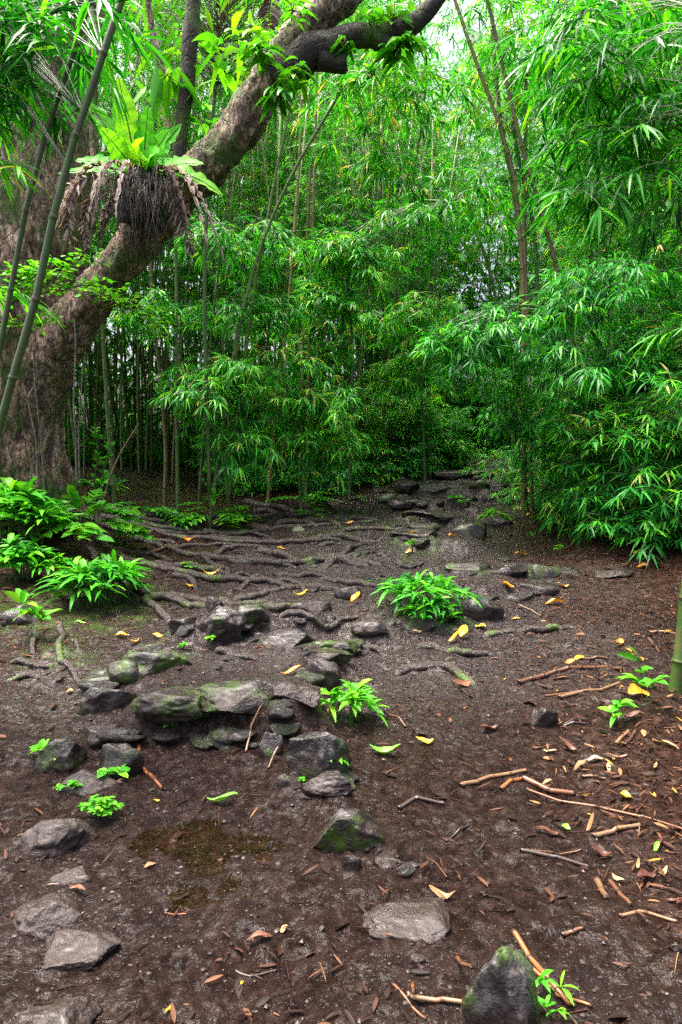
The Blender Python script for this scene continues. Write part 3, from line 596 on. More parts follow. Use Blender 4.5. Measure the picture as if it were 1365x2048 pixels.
ROOTS = [
 ([(125, 1012), (200, 1035), (280, 1055), (400, 1080), (560, 1088), (690, 1080)], 8), ([(120, 1016), (190, 1045), (270, 1075), (390, 1112), (520, 1129), (650, 1123), (770, 1131)], 9), ([(110, 1020), (180, 1070), (260, 1120), (340, 1143), (460, 1162), (600, 1173), (690, 1181)], 9),
 ([(100, 1022), (170, 1090), (240, 1160), (310, 1194), (440, 1208), (560, 1206)], 9), ([(130, 1006), (220, 1022), (320, 1036), (450, 1036), (600, 1030), (700, 1041)], 7), ([(130, 1010), (230, 1040), (340, 1062), (480, 1064), (640, 1053), (760, 1041)], 7),  # points in photograph pixels on the ground, radius px
 ([(299, 1192), (329, 1198), (390, 1204), (440, 1206), (470, 1208)], 11), ([(290, 1198), (312, 1215), (335, 1243)], 10), ([(449, 1122), (480, 1126), (517, 1128), (560, 1131), (596, 1133)], 8),
 ([(520, 1104), (545, 1109), (576, 1116), (612, 1125)], 7), ([(606, 1128), (640, 1123), (675, 1120), (726, 1124), (765, 1131)], 7), ([(645, 1137), (668, 1128), (691, 1126), (715, 1129), (732, 1136)], 7),
 ([(430, 1110), (460, 1102), (505, 1097), (540, 1108)], 7), ([(350, 1098), (398, 1092), (440, 1091), (480, 1096)], 6), ([(375, 1077), (440, 1079), (497, 1081), (525, 1078)], 6),
 ([(420, 1074), (470, 1067), (520, 1070), (550, 1078)], 5.5), ([(300, 1128), (340, 1133), (378, 1136), (426, 1139), (458, 1149)], 10), ([(455, 1160), (480, 1155), (500, 1154), (524, 1161)], 6),
 ([(478, 1177), (505, 1165), (540, 1161), (575, 1162), (600, 1170), (612, 1184)], 7), ([(470, 1198), (510, 1194), (540, 1186), (575, 1178), (596, 1172)], 9), ([(348, 1156), (378, 1160), (394, 1174)], 8),
 ([(493, 1006), (536, 1013), (565, 1019), (592, 1024)], 6), ([(512, 1023), (560, 1027)], 5), ([(540, 1044), (560, 1036), (580, 1032), (615, 1031)], 5), ([(497, 1055), (536, 1059), (556, 1057)], 6),
 ([(556, 1051), (596, 1047), (632, 1054)], 6), ([(608, 1041), (655, 1043), (683, 1055)], 5), ([(640, 1003), (660, 1012), (690, 1027)], 6), ([(663, 1036), (702, 1037), (734, 1041), (752, 1039)], 5),
 ([(676, 1114), (702, 1100), (736, 1088)], 5), ([(640, 1092), (687, 1087)], 4), ([(394, 1110), (418, 1126), (441, 1138), (457, 1142)], 7), ([(215, 1040), (262, 1045), (300, 1048)], 7),
 ([(118, 1250), (122, 1290), (124, 1322), (140, 1350), (168, 1368)], 8), ([(70, 1262), (71, 1290), (68, 1320)], 7), ([(150, 1275), (158, 1305)], 5), ([(20, 1355), (62, 1350), (100, 1342)], 7), ([(32, 1318), (70, 1328), (102, 1334)], 8),
 ([(435, 1306), (470, 1310), (517, 1323)], 8), ([(798, 1342), (848, 1336), (893, 1338), (923, 1354), (950, 1367)], 8), ([(968, 1276), (1033, 1266), (1098, 1261), (1163, 1258)], 7), ([(733, 1296), (755, 1306), (780, 1316)], 6),
 ([(150, 1008), (200, 1020), (250, 1033), (310, 1045), (400, 1062)], 9), ([(130, 1015), (200, 1045), (280, 1075), (350, 1090)], 9), ([(590, 1024), (640, 1030), (690, 1040)], 5),
 ([(305, 1062), (350, 1066), (400, 1070), (450, 1066)], 6), ([(240, 1100), (300, 1112), (350, 1122)], 7), ([(560, 1150), (610, 1152), (660, 1150)], 5), ([(600, 1085), (680, 1078), (760, 1082)], 6), ([(640, 1160), (720, 1168), (770, 1176)], 6), ([(560, 1235), (640, 1242), (720, 1240)], 6), ([(690, 1064), (740, 1060), (790, 1058)], 5), ([(840, 1300), (920, 1310), (990, 1304)], 6), ([(500, 1215), (560, 1222), (610, 1215)], 7),
]
for k, (pts, rp) in enumerate(ROOTS):
    r = np.random.default_rng(300 + k)
    Q = np.array([gnd(u, v) for u, v in pts]); rw = (.92 if pts[0][0] < 480 else 1.35) * rp * np.mean(Q[:, 1]) / F
    n = 10 * len(pts); P = spline(Q, n)
    P[:, :2] += .025 * np.stack([noise3(np.stack([P[:, 0] * 5, P[:, 1] * 5, np.full(n, k + s_ * 50.)], 1)) for s_ in (0, 1)], 1)
    t = np.linspace(0, 1, n); P[:, 2] = height(P[:, 0], P[:, 1]) + rw * (.62 * np.sin(np.pi * np.clip(t, .02, .98)) ** .5 - .28) + .012 * np.sin(t * 9 + k)
    P[0, 2] -= rw * .8; P[-1, 2] -= rw * 1.2
    g = G(); V, f = bark_tube(P, rw * (1.1 - .35 * t), 14, .16, 50 + k); g.add(local(V, tree), f); obj('surface_root', g, M['root'], tree)

# ------------------------------------------------------------------ fronds and epiphytes
def frond(g, p, d, L, W, droop, seed, mat=0, ripple=.18, notch=0., K=22, rib=1, face=None):
    r = np.random.default_rng(seed); d = nrm(np.array(d, float)); t = np.linspace(0, 1, K)
    c = p + d * (L * t)[:, None] - UP * (droop * L * t ** 2.2)[:, None]
    T = nrm(np.gradient(c, axis=0)); side = nrm(np.cross(T, np.array(face, float) if face else UP + np.array([.01, .013, 0]))); Nn = np.cross(side, T)
    wd = W * .5 * (np.sin(np.pi * np.clip(t * .86 + .13, 0, 1)) ** .75) * np.where(t > .97, .35, 1)
    rows = []
    for sgn in (-1, 1):
        j = 1 + r.uniform(-ripple, ripple, K) - notch * (np.arange(K) % 2)
        rows.append(c + side * (sgn * wd * j)[:, None] + Nn * (wd * (.25 + ripple * np.sin(np.arange(K) * 1.9 + sgn)))[:, None])
    V = np.stack([rows[0], c, rows[1]], 1).reshape(-1, 3)
    i = np.arange(K - 1) * 3
    q = np.concatenate([np.stack([i, i + 1, i + 4, i + 3], 1), np.stack([i + 1, i + 2, i + 5, i + 4], 1)])
    g.add(V, q, mat, r.random())
    if rib is not None:
        V, f = tube(c + Nn * .003, np.linspace(.0055, .0015, K) * (L / .6 + .3), 5); g.add(V, f, rib, .3)
FY = 6.55
fern = thing('birds_nest_fern', 'big bright green fern with wavy strap fronds, perched in the fork of the tree', 'fern', tuple(at(282, 352, FY)))
PXM = FY / F * 1.12
FR = [  # tip px relative to the base, width px, droop, towards camera
 (-78, -115, 44, .05, .12), (-40, -128, 40, .03, -.1), (-22, -148, 46, .02, .2), (20, -100, 44, .02, .25), (40, -85, 36, .04, -.1), (72, -80, 38, .06, .1), (60, -62, 40, .1, .35),
 (110, -12, 40, .22, .15), (132, 42, 34, .5, .1), (-105, -20, 40, .2, .1), (-140, -2, 26, .2, -.05), (-92, 12, 34, .3, .4), (-50, -60, 44, .12, .45), (15, -40, 46, .3, .7), (48, -20, 40, .4, .6), (-60, -88, 34, .1, -.3), (86, -40, 30, .16, -.3)]
for k, (dx, dy, wp, dr, tw) in enumerate(FR):
    g = G(); tip = np.array([dx * PXM, -tw * .55, -dy * PXM]); L = np.linalg.norm(tip) * 1.04
    dd = tip + UP * dr * L
    frond(g, np.array([np.sign(dx) * .02, -.02, .0]), dd, L, wp * PXM * .88, dr, 700 + k, face=(.12 * math.sin(k * 2.), -1, .35 if abs(dx) < 75 else .8))
    obj('frond', g, [M['fern_leaf'], M['cane_dark']], fern)
for k, (pts, wp) in enumerate([([(-30, 22), (-72, 18), (-104, 42), (-112, 90), (-102, 150)], 30), ([(-25, 40), (-66, 50), (-82, 90), (-78, 140)], 22), ([(40, 30), (70, 60), (85, 100), (96, 145)], 32), ([(60, 20), (80, 45), (92, 80)], 20), ([(-20, 50), (-40, 80), (-52, 120)], 16)]):
    g = G(); P = spline(np.array([[a * PXM, -.22 - .03 * k, -b * PXM] for a, b in pts]), 84); n = 84
    T = nrm(np.gradient(P, axis=0)); sd_ = nrm(np.cross(T, np.array([.1, -1., .2]))); t = np.linspace(0, 1, n)
    r = np.random.default_rng(k); wv = wp * PXM * .5 * np.sin(np.pi * np.clip(t * .85 + .12, 0, 1)) ** .6
    kk = np.sort(r.integers(4, 82, 74))
    for sgn in (-1, 1):                                       # torn side lobes of the withered blade
        leaves(g, P[kk], sd_[kk] * sgn * .8 + T[kk] * r.uniform(.3, 1.0, (74, 1)) + r.normal(size=(74, 3)) * .25, wv[kk] * r.uniform(.8, 1.5, 74), .02 * r.uniform(.5, 1.4, 74), .35, 'lance', .3, 0, r, .3, r.random(74))
    V, f = tube(P, .006, 5); g.add(V, f, 1, .2)
    tag(obj('dead_frond', g, [M['dead_frond'], M['twig']], fern), 'withered grey frond hanging down', None)
g = G(); v, f = rock_geo((.35, .28, .31), 5, 4, 4, .1, 2.4); g.add(v + np.array([.04, .02, -.22]), f); obj('root_mass', g, M['root_mass'], fern)
for k in range(10):
    r = np.random.default_rng(k + 70); a = r.uniform(-2.9, -.2); g = G()
    frond(g, np.array([.36 * math.cos(a) * r.uniform(.6, 1), .24 * math.sin(a) - .05, -.04]), np.array([math.cos(a) * .5, math.sin(a) * .5, .15]), r.uniform(.4, .75), .055, 1.5, 760 + k, 0, .7, .4, 34)
    o = tag(obj('dead_frond', g, [M['dead_frond'], M['twig']], fern), 'brown withered strap frond in the hanging skirt', None)
g = G(); r = np.random.default_rng(9)
for k in range(150):
    x0 = r.uniform(-.36, .42); y0 = -.12 - r.uniform(0, .2); z0 = r.uniform(-.28, .02); ln = r.uniform(.2, .62) * (1 - abs(x0) * .8)
    t = np.linspace(0, 1, 9)
    P = np.stack([x0 + .03 * np.sin(t * 4 + k) + r.uniform(-.05, .05) * t, y0 - .06 * np.sin(t * 3.1), z0 - ln * t], 1)
    V, f_ = tube(P, np.linspace(.0045, .0014, 9) * r.uniform(.5, 1.2), 4); g.add(V, f_, 0, r.random())
rl = obj('hanging_rootlets', g, M['vine'], fern); rl['kind'] = 'stuff'
def rosette(name, label, cat, u, v, Y, n, Lpx, Wpx, seed, mt, prof='oval', lift=.6, droop=.5, spread=1.0, rtag=None):
    r = np.random.default_rng(seed); p = at(u, v, Y); e = thing(name, label, cat, tuple(p), 0, rtag)
    g = G(); az = r.uniform(0, 2 * math.pi, n); el = r.uniform(min(-.1, lift - .3), max(-.1, lift + .3), n)
    D = np.stack([np.cos(az) * np.cos(el), np.sin(az) * np.cos(el), np.sin(el)], 1)
    s = Y / F; L = Lpx * s * r.uniform(.6, 1.1, n)
    P0 = D * r.uniform(0, spread * .25, (n, 1)) * Lpx * s + r.normal(size=(n, 3)) * spread * .22 * Lpx * s
    leaves(g, P0, D, L, Wpx * s * r.uniform(.75, 1.15, n), droop, prof, .25, 0, r)
    obj('leaves', g, M[mt], e)
    g = G(); V, f = tubes_thin(np.zeros((n, 3)), P0 * .6, P0 + D * (L * .2)[:, None], .004); g.add(V, f)
    obj('stalks', g, M['twig'], e); return e
EPI = 'epiphytes on the high limb'
for k, (lab, u, v, Y, n, L, W, mt, pr, li) in enumerate([
  ('rosette of narrow drooping leaves on top of the leaning limb', 520, 105, 6.4, 34, 62, 17, 'light_leaf', 'lance', .3),
  ('bright leaf tuft on the mossy fork of the high limb', 588, 150, 6.35, 26, 58, 15, 'light_leaf', 'lance', .4),
  ('dense small leaves hanging down the front of the high limb', 560, 190, 6.35, 26, 48, 16, 'herb_leaf', 'lance', -.2),
  ('broad upright fern fronds left of the high limb', 450, 125, 6.95, 14, 95, 26, 'fern_leaf', 'lance', 1.0),
  ('tall pale green fern at the back of the leaning limb', 505, 60, 6.95, 12, 110, 30, 'fern_leaf', 'lance', 1.2),
  ('small fern sitting on top of the horizontal branch', 742, 60, 6.6, 16, 70, 22, 'light_leaf', 'lance', 1.0),
  ('yellowish fern above the far end of the horizontal branch', 790, 50, 6.6, 18, 70, 24, 'light_leaf', 'lance', 1.1),
  ('green leaf tuft hanging off the end of the horizontal branch', 800, 90, 6.55, 26, 60, 18, 'herb_leaf', 'lance', .1),
  ('leaf tuft under the middle of the horizontal branch', 690, 85, 6.5, 12, 44, 14, 'herb_leaf', 'lance', .2),
  ('small fern pressed against the back of the limb', 408, 245, 7.05, 12, 80, 18, 'fern_leaf', 'lance', .6),
  ('pair of long hanging leaves beside the dark upright branch', 335, 150, 6.85, 9, 90, 26, 'light_leaf', 'lance', -.9),
  ('leafy spray at the top edge near the withered frond', 585, 20, 6.5, 20, 60, 10, 'fern_leaf', 'lance', .3)]):
    rosette('epiphyte_fern' if 'fern' in lab else 'epiphyte_plant', lab, 'epiphyte', u, v, Y, int(n * 1.3), L * .74, W * .74, 800 + k, mt, pr, li, .75)
e = thing('withered_frond', 'large withered grey brown frond hanging from the top of the limb', 'frond', tuple(at(545, -10, 6.45)))
g = G(); r = np.random.default_rng(3); n = 16
z = np.linspace(0, -.27, n); P0 = np.stack([.03 * np.sin(z * 9), 0 * z, z], 1)
for sg in (-1, 1):
    D = np.stack([sg * np.ones(n) * .8, np.full(n, -.25), np.full(n, -.45)], 1); leaves(g, P0, D, .12 * np.sin(np.linspace(.7, 2.9, n)) + .02, .034, .3, 'oval', .3, 0, r, .2)
obj('blade', g, M['dead_frond'], e); g = G(); V, f = tube(P0, .006, 6); g.add(V, f); obj('midrib', g, M['twig'], e)

# leafy twigs in front of the trunk
e = thing('leafy_branch', 'leafy twigs with small pale green leaves growing across the big trunk', 'branch', tuple(at(-40, 640, 6.2)))
g = G(); gl = G(); r = np.random.default_rng(12); o0 = np.array(e.location)
for pts in [[(-40, 640), (40, 600), (120, 580), (200, 590), (270, 612), (332, 640)], [(60, 594), (110, 555), (150, 530), (186, 515)], [(120, 580), (180, 570), (230, 585)], [(0, 620), (60, 570), (120, 545)], [(200, 590), (225, 603), (300, 640), (305, 668)], [(-10, 640), (60, 650), (110, 640)], [(20, 610), (60, 560), (110, 520)], [(10, 560), (50, 540), (95, 545)]]:
    P = spline(np.array([at(a, b, 6.2 + .1 * math.sin(a * .05)) for a, b in pts]) - o0, 30)
    V, f = tube(P, np.linspace(.008, .002, 30), 5); g.add(V, f)
    n = 105; k = r.integers(3, 30, n); az = r.uniform(0, 6.28, n); D = np.stack([np.cos(az), np.sin(az) * .8, r.uniform(-.3, .6, n)], 1)
    tw = r.uniform(.0, .13, n)[:, None] * nrm(D)
    leaves(gl, P[k] + tw, D, r.uniform(.045, .075, n), r.uniform(.026, .038, n), .2, 'oval', .2, 0, r, .7)
obj('twigs', g, M['twig'], e); obj('leaves', gl, M['light_leaf'], e)

# ------------------------------------------------------------------ bamboo
def culm_geo(g, P, r0, r1, gap=.32, sides=8, mat=0):
    seg = np.concatenate([[0], np.cumsum(np.linalg.norm(np.diff(P, axis=0), axis=1))]); n_nodes = max(int(seg[-1] / gap), 2)
    s, rr, rn = [], [], []
    for k in range(n_nodes + 1):
        c = seg[-1] * k / n_nodes; base = r0 + (r1 - r0) * k / n_nodes
        for o, m, q in ((-.02, 1.0, .3), (-.006, 1.02, .95), (0, 1.22, .95), (.008, 1.03, .95), (.016, .97, .3)):
            s.append(c + o); rr.append(base * m); rn.append(q)
    s = np.clip(np.array(s), 0, seg[-1]); Q = np.stack([np.interp(s, seg, P[:, a]) for a in range(3)], 1)
    Q = Q + np.arange(len(Q))[:, None] * 1e-6
    V, f = tube(Q, np.array(rr), sides); g.add(V, f, mat, np.concatenate([np.repeat(rn, sides), [.3, .3]]))
def sprays(g, TP, TD, r, nl=7, L=.17, W=.021, droop=.3, fold=0., mat=0):
    """a fan of leaves at the end of each twig TP, pointing along TD"""
    n = len(TP); TD = nrm(TD)
    A = nrm(np.cross(TD, UP + r.normal(size=(n, 3)) * .35)); 
    tr = r.random(n)
    for k in range(nl):
        a = (k / (nl - 1) - .5) * 2.5 + r.normal(size=n) * .22
        D = TD * np.cos(a)[:, None] + A * np.sin(a)[:, None] + r.normal(size=(n, 3)) * .18
        D[:, 2] -= .15 + .2 * r.random(n)
        back = (abs(k / (nl - 1) - .5) * .12 + r.random(n) * .05)[:, None]
        leaves(g, TP - TD * back, D, L * r.uniform(.65, 1.15, n), W * r.uniform(.8, 1.2, n), droop * r.uniform(.4, 1.6, n), 'bamboo', fold, mat, r, .7,
               np.clip(.5 * tr + .5 * r.random(n) + (r.random(n) < .03) * .5, 0, 1))
def branch_sprays(g, B0, BD, BL, r, per=6, L=.17, W=.021, nl=7, sag=.45, fold=0., droop=.3):
    """side branches from B0 along BD: thin wood plus twigs that end in leaf fans"""
    n = len(B0); BD = nrm(BD)
    end = B0 + BD * BL[:, None] - UP * (sag * BL ** 1.3)[:, None]; mid = B0 + BD * (BL * .5)[:, None] - UP * (sag * .22 * BL ** 1.3)[:, None]
    V, f = tubes_thin(B0, mid, end, .005); g.add(V, f, 1, .4)
    t = r.uniform(.25, 1.0, (n, per)); Bq = np.repeat(B0, per, 0); Mq = np.repeat(mid, per, 0); Eq = np.repeat(end, per, 0); tt = t.ravel()[:, None]
    T0 = (1 - tt) ** 2 * Bq + 2 * tt * (1 - tt) * (2 * Mq - .5 * Bq - .5 * Eq) + tt ** 2 * Eq
    az = r.uniform(0, 6.28, n * per); TD = np.repeat(BD, per, 0) * .55 + np.stack([np.cos(az), np.sin(az), r.uniform(-.55, .35, n * per)], 1) * .75
    TL = r.uniform(.08, .32, n * per); TP = T0 + nrm(TD) * TL[:, None]; TP[:, 2] -= TL * .15
    V, f = tubes_thin(T0, (T0 + TP) / 2 + UP * .01, TP, .0025); g.add(V, f, 1, .5)
    sprays(g, TP, TD, r, nl, L, W, droop, fold)
def tall_variant(seed, H, bare, lean, per=7, blen=1.3, dens=.34, L=.17, W=.020):
    r = np.random.default_rng(seed); t = np.linspace(0, 1, 40)
    bx = lean * H * (t ** 2.2); by = .05 * H * np.sin(t * 3 + seed) * t
    z = H * t - .35 * lean * H * t ** 4
    P = np.stack([bx, by, z], 1); gc = G(); culm_geo(gc, P, .026, .006, .34, 8)
    hs = np.arange(bare, H - .1, dens); n = len(hs) * 3
    hh = np.repeat(hs, 3); B0 = np.stack([np.interp(hh, z, P[:, a]) for a in range(3)], 1)
    az = r.uniform(0, 6.28, n); el = r.uniform(-.1, .85, n); BD = np.stack([np.cos(az) * np.cos(el), np.sin(az) * np.cos(el), np.sin(el)], 1)
    q = (hh - bare) / (H - bare); BL = blen * (.45 + .75 * np.sin(np.pi * np.clip(q * .8 + .15, 0, 1))) * r.uniform(.5, 1.1, n)
    gf = G(); branch_sprays(gf, B0, BD, BL, r, per, L, W, 6)
    return gc, gf
def bush_variant(seed, H, nc, spread, L=.17, W=.019, per=7):
    r = np.random.default_rng(seed); gc = G(); gf = G()
    for k in range(nc):
        az = r.uniform(0, 6.28); h = H * r.uniform(.55, 1.05); t = np.linspace(0, 1, 14); ln = spread * r.uniform(.4, 1.1)
        P = np.stack([math.cos(az) * (.08 + ln * t ** 1.8), math.sin(az) * (.08 + ln * t ** 1.8), h * t - .25 * ln * t ** 3], 1)
        culm_geo(gc, P, .011, .003, .3, 6)
        n = int(h / .16) * 2; tt = r.uniform(.08, 1, n); B0 = np.stack([np.interp(tt, t, P[:, a]) for a in range(3)], 1)
        a2 = r.uniform(0, 6.28, n); el = r.uniform(-.2, .8, n); BD = np.stack([np.cos(a2) * np.cos(el), np.sin(a2) * np.cos(el), np.sin(el)], 1)
        branch_sprays(gf, B0, BD, r.uniform(.2, .65, n), r, per, L, W, 6, .3)
    n = nc * 3; a2 = r.uniform(0, 6.28, n); D = np.stack([np.cos(a2), np.sin(a2), r.uniform(-.2, 1.2, n)], 1); q0 = np.stack([r.normal(size=n) * spread * .4, r.normal(size=n) * spread * .4, r.uniform(.1, .8, n) * H], 1); ln = r.uniform(.3, .8, n)[:, None] * H * .4
    V, f = tubes_thin(q0, q0 + D * ln * .5 + r.normal(size=(n, 3)) * .04, q0 + D * ln - UP * .05, .004); gf.add(V, f, 1, .95)
    return gc, gf
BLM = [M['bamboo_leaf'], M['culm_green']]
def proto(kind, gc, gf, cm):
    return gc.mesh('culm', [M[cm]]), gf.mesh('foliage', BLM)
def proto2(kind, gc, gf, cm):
    return gc.mesh('culm', [M[cm]]), gf.mesh('foliage', [M['bush_lit_leaf'], M['culm_green']])
TALL = [proto('t', *tall_variant(k, H, b, l), c) for k, (H, b, l, c) in enumerate([(12, 3.2, .16, 'culm_green'), (11, 2.6, .24, 'culm_green'), (13, 3.8, .10, 'culm_tan'), (10, 2.2, .30, 'culm_green'), (12.5, 4.2, .2, 'culm_tan'), (9, 1.6, .2, 'culm_green')])]
TALL_LIT = [proto2('t', *tall_variant(80 + k, H, b, l, 6, 1.4, .3), 'culm_green') for k, (H, b, l) in enumerate([(12, 3.4, .2), (11, 2.8, .26), (12.5, 3.9, .14)])]  # open-sky light on far and thicket crowns put into brighter leaf colour
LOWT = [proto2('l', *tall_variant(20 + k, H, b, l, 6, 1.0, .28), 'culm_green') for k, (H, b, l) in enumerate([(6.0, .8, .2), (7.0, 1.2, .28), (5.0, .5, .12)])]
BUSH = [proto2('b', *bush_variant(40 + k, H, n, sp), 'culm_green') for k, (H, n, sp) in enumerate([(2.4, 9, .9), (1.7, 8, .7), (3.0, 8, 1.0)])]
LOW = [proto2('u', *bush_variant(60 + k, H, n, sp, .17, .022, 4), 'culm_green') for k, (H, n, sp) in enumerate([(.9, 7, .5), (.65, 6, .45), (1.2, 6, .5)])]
def plant(meshes, x, y, rz, sc, name, cat, label, group, tilt=(0, 0), parts=('culm', 'foliage')):
    e = thing(name, label, cat, (x, y, hgt(x, y) - .03), rz, group); e.rotation_euler = (tilt[0], tilt[1], rz)
    e.scale = (sc, sc, sc)
    for me, nm in zip(meshes, parts): obj(nm, me, [], e)
    return e
rnd = random.Random(7)
def lfront(x): return float(np.interp(x, [-8, -5, -3.2, -1.5, .15, 1.4, 2.1, 2.6, 3.2], [8.8, 9.4, 9.7, 11.0, 12.0, 13.8, 15.6, 18.5, 22]))
def rfront(y): return float(np.interp(y, [5, 7, 8, 10, 12, 14, 16, 18, 22], [4.2, 3.9, 3.5, 3.6, 4.3, 5.0, 6.0, 7.2, 9]))
def scatter(n, fn, dmin, tries=40):
    out = []
    for _ in range(n):
        for _ in range(tries):
            p = fn()
            if p and all((p[0] - q[0]) ** 2 + (p[1] - q[1]) ** 2 > dmin * dmin for q in out): out.append(p); break
    return out
def inL():
    x = rnd.uniform(-8, 3.3); y = lfront(x) + rnd.random() ** 1.3 * 8
    return (x, y) if not (-.05 < x / y - .165 < .09 and y > 14.2) else None
def inR():
    y = rnd.uniform(6.5, 20); x = rfront(y) + .15 + rnd.random() ** 1.3 * 5.5; return (x, y) if not (x / y < .34 and y > 13) else None
def inB():
    x = rnd.uniform(-3, 11); y = rnd.uniform(20.5, 28); return (x, y) if not (.15 < x / y < .29 and y < 25) else None
def gapscale(x, y, sc):                      # lower plants where the sky shows over the trail
    return sc * (.86 if abs(x / y - .147) < .03 else 1)
ZL = scatter(92, inL, .38); ZR = scatter(64, inR, .4); ZB = scatter(84, inB, .6)
for (x, y) in ZL:
    deep = y - lfront(x); me = rnd.choice(TALL[:5] if rnd.random() < .5 else TALL_LIT)
    z = 'slim green bamboo in the front row of the dark thicket behind the roots' if deep < 1.6 else 'slim bamboo deep inside the dark thicket behind the roots'
    plant(me, x, y, rnd.uniform(0, 6.28), gapscale(x, y, rnd.uniform(.62, .9) if deep < 3.5 else rnd.uniform(.8, 1.05)), 'bamboo', 'bamboo', z, z.split(' ', 1)[1], (rnd.gauss(0, .035), rnd.gauss(0, .035)))
for (x, y) in ZR:
    me = rnd.choice(TALL + LOWT); z = 'leafy bamboo rising in the grove on the right side of the trail'
    plant(me, x, y, rnd.uniform(0, 6.28), gapscale(x, y, rnd.uniform(.85, 1.1)), 'bamboo', 'bamboo', z, 'bamboos of the right hand grove', (rnd.gauss(0, .04), rnd.gauss(0, .04)))
for (x, y) in ZB:
    z = 'distant leafy bamboo closing the view beyond the top of the trail'
    plant(rnd.choice(TALL_LIT), x, y, rnd.uniform(0, 6.28), gapscale(x, y, rnd.uniform(.9, 1.25)), 'bamboo', 'bamboo', z, 'distant bamboos beyond the trail', (rnd.gauss(0, .04), rnd.gauss(0, .04)))
# far mass of bamboo behind everything
g = G(); r = np.random.default_rng(77); n = 17000
xx = r.uniform(-22, 26, n); yv = 29 + r.uniform(0, 7, n) - .012 * (xx - 4) ** 2; zz = r.uniform(0, 1, n) ** .8 * np.where(np.abs(xx / yv - .15) < .05, 12, 20)
zz = zz + height(xx, yv, False) - .5
TD = np.stack([r.normal(size=n), r.normal(size=n), r.uniform(-.8, .3, n)], 1); sprays(g, np.stack([xx, yv, zz], 1), TD, r, 7, .42, .06)
for k in range(160):
    x = r.uniform(-26, 34); y = 29.5 + r.uniform(0, 6) - .012 * (x - 4) ** 2; g.add(*tube(np.array([[x, y, 0], [x + r.normal() * .3, y, 9], [x + r.normal() * 1.2, y, 17]]), .04, 5), 1, .4)
n = 3200; xx = r.uniform(2.6, 9, n); yv = r.uniform(24.5, 29, n); zz = height(xx, yv, False) + r.uniform(0, 1, n) * 9.5
TD = np.stack([r.normal(size=n), r.normal(size=n), r.uniform(-.8, .3, n)], 1); sprays(g, np.stack([xx, yv, zz], 1), TD, r, 7, .32, .045)
n = 13500; xx = r.uniform(-18, 2.6, n); yv = np.interp(xx, [-18, -8, -5, -3.2, -1.5, .15, 1.6, 2.6], [10, 9.5, 9.9, 10.2, 11, 12, 13.6, 15.6]) + 4.2 + r.uniform(0, 5, n); zz = .2 + height(xx, yv, False) + r.uniform(0, 1, n) ** 1.7 * 8
TD = np.stack([r.normal(size=n), r.normal(size=n), r.uniform(-.8, .3, n)], 1); sprays(g, np.stack([xx, yv, zz], 1), TD, r, 7, .3, .045)
n = 3600; yv = r.uniform(6, 24, n); xx = np.interp(yv, [5, 7, 8, 10, 12, 14, 16, 18, 22, 24], [4.2, 3.9, 3.4, 3.1, 3.5, 4.1, 5.2, 6.6, 9, 10]) + 3.8 + r.uniform(0, 4, n); zz = .3 + height(xx, yv, False) + r.uniform(0, 1, n) * 8
TD = np.stack([r.normal(size=n), r.normal(size=n), r.uniform(-.8, .3, n)], 1); sprays(g, np.stack([xx, yv, zz], 1), TD, r, 7, .3, .045)
for k in range(260):
    x = r.uniform(-13, 2.4); y = float(np.interp(x, [-18, -8, -5, -3.2, -1.5, .15, 1.6, 2.6], [10, 9.5, 9.9, 10.2, 11, 12, 13.6, 15.6])) + r.uniform(1.2, 7); z = hgt(x, y)
    g.add(*tube(np.array([[x, y, z], [x + r.normal() * .15, y, z + 3.5], [x + r.normal() * .6, y, z + 8]]), r.uniform(.012, .026), 5), 1, .4)
far = obj('bamboo_thicket', g, BLM); tag(far, 'far off wall of bamboo foliage behind all the separate bamboos', 'thicket', kind='stuff')

# bushy bamboo at the edges of the trail: u, v of the foot, mesh, scale, label
BU = [(1175, 1020, 'BUSH', 0, .85, 'leafy bamboo bush at the left edge of the right hand undergrowth'), (1210, 1060, 'BUSH', 1, 1.0, 'low leafy bamboo bush spilling onto the right edge of the trail'),
 (1320, 1075, 'BUSH', 1, 1.05, 'low broad bamboo bush beside the right edge of the view'), (1180, 1010, 'BUSH', 2, 1.05, 'tall bright bamboo bush in the middle of the right hand undergrowth'),
 (1290, 1030, 'BUSH', 2, 1.1, 'tall bamboo bush behind the low broad one'), (1185, 988, 'BUSH', 0, .8, 'bamboo bush where the trail narrows'), (1370, 1040, 'BUSH', 0, 1.1, 'bamboo bush half outside the right edge of the view'),
 (1195, 962, 'BUSH', 2, .95, 'bamboo bush leaning over the upper end of the trail'), (1200, 972, 'LOWT', 0, 1.0, 'big spreading bamboo with bright tips above the right undergrowth'), (1250, 990, 'LOWT', 1, .9, 'big spreading bamboo with hanging tips above the right edge bushes'),
 (1165, 942, 'BUSH', 0, .7, 'small bamboo bush at the vanishing point of the trail'), (1190, 975, 'LOWT', 2, 1.0, 'young bamboo with long arching stem behind the bright bush'), (1340, 1000, 'LOWT', 2, 1.1, 'young bamboo with hanging tips at the right edge'),
 (430, 975, 'LOWT', 2, .78, 'young leafy bamboo with hanging sprays in front of the dark thicket'), (520, 968, 'BUSH', 2, .95, 'bushy bamboo in the centre of the dark thicket edge'), (600, 965, 'BUSH', 2, .9, 'bushy bamboo right of the hanging leaf sprays'),
 (690, 962, 'BUSH', 0, .8, 'small bushy bamboo at the thicket edge above the upper roots'), (760, 952, 'BUSH', 1, .9, 'low bushy bamboo left of the stairs'), (815, 944, 'BUSH', 0, .75, 'bushy bamboo left of the top of the stairs'), (880, 938, 'BUSH', 1, .8, 'low bushy bamboo at the upper left bend of the trail'), (860, 936, 'BUSH', 2, .6, 'taller bushy bamboo at the upper left bend of the trail')]
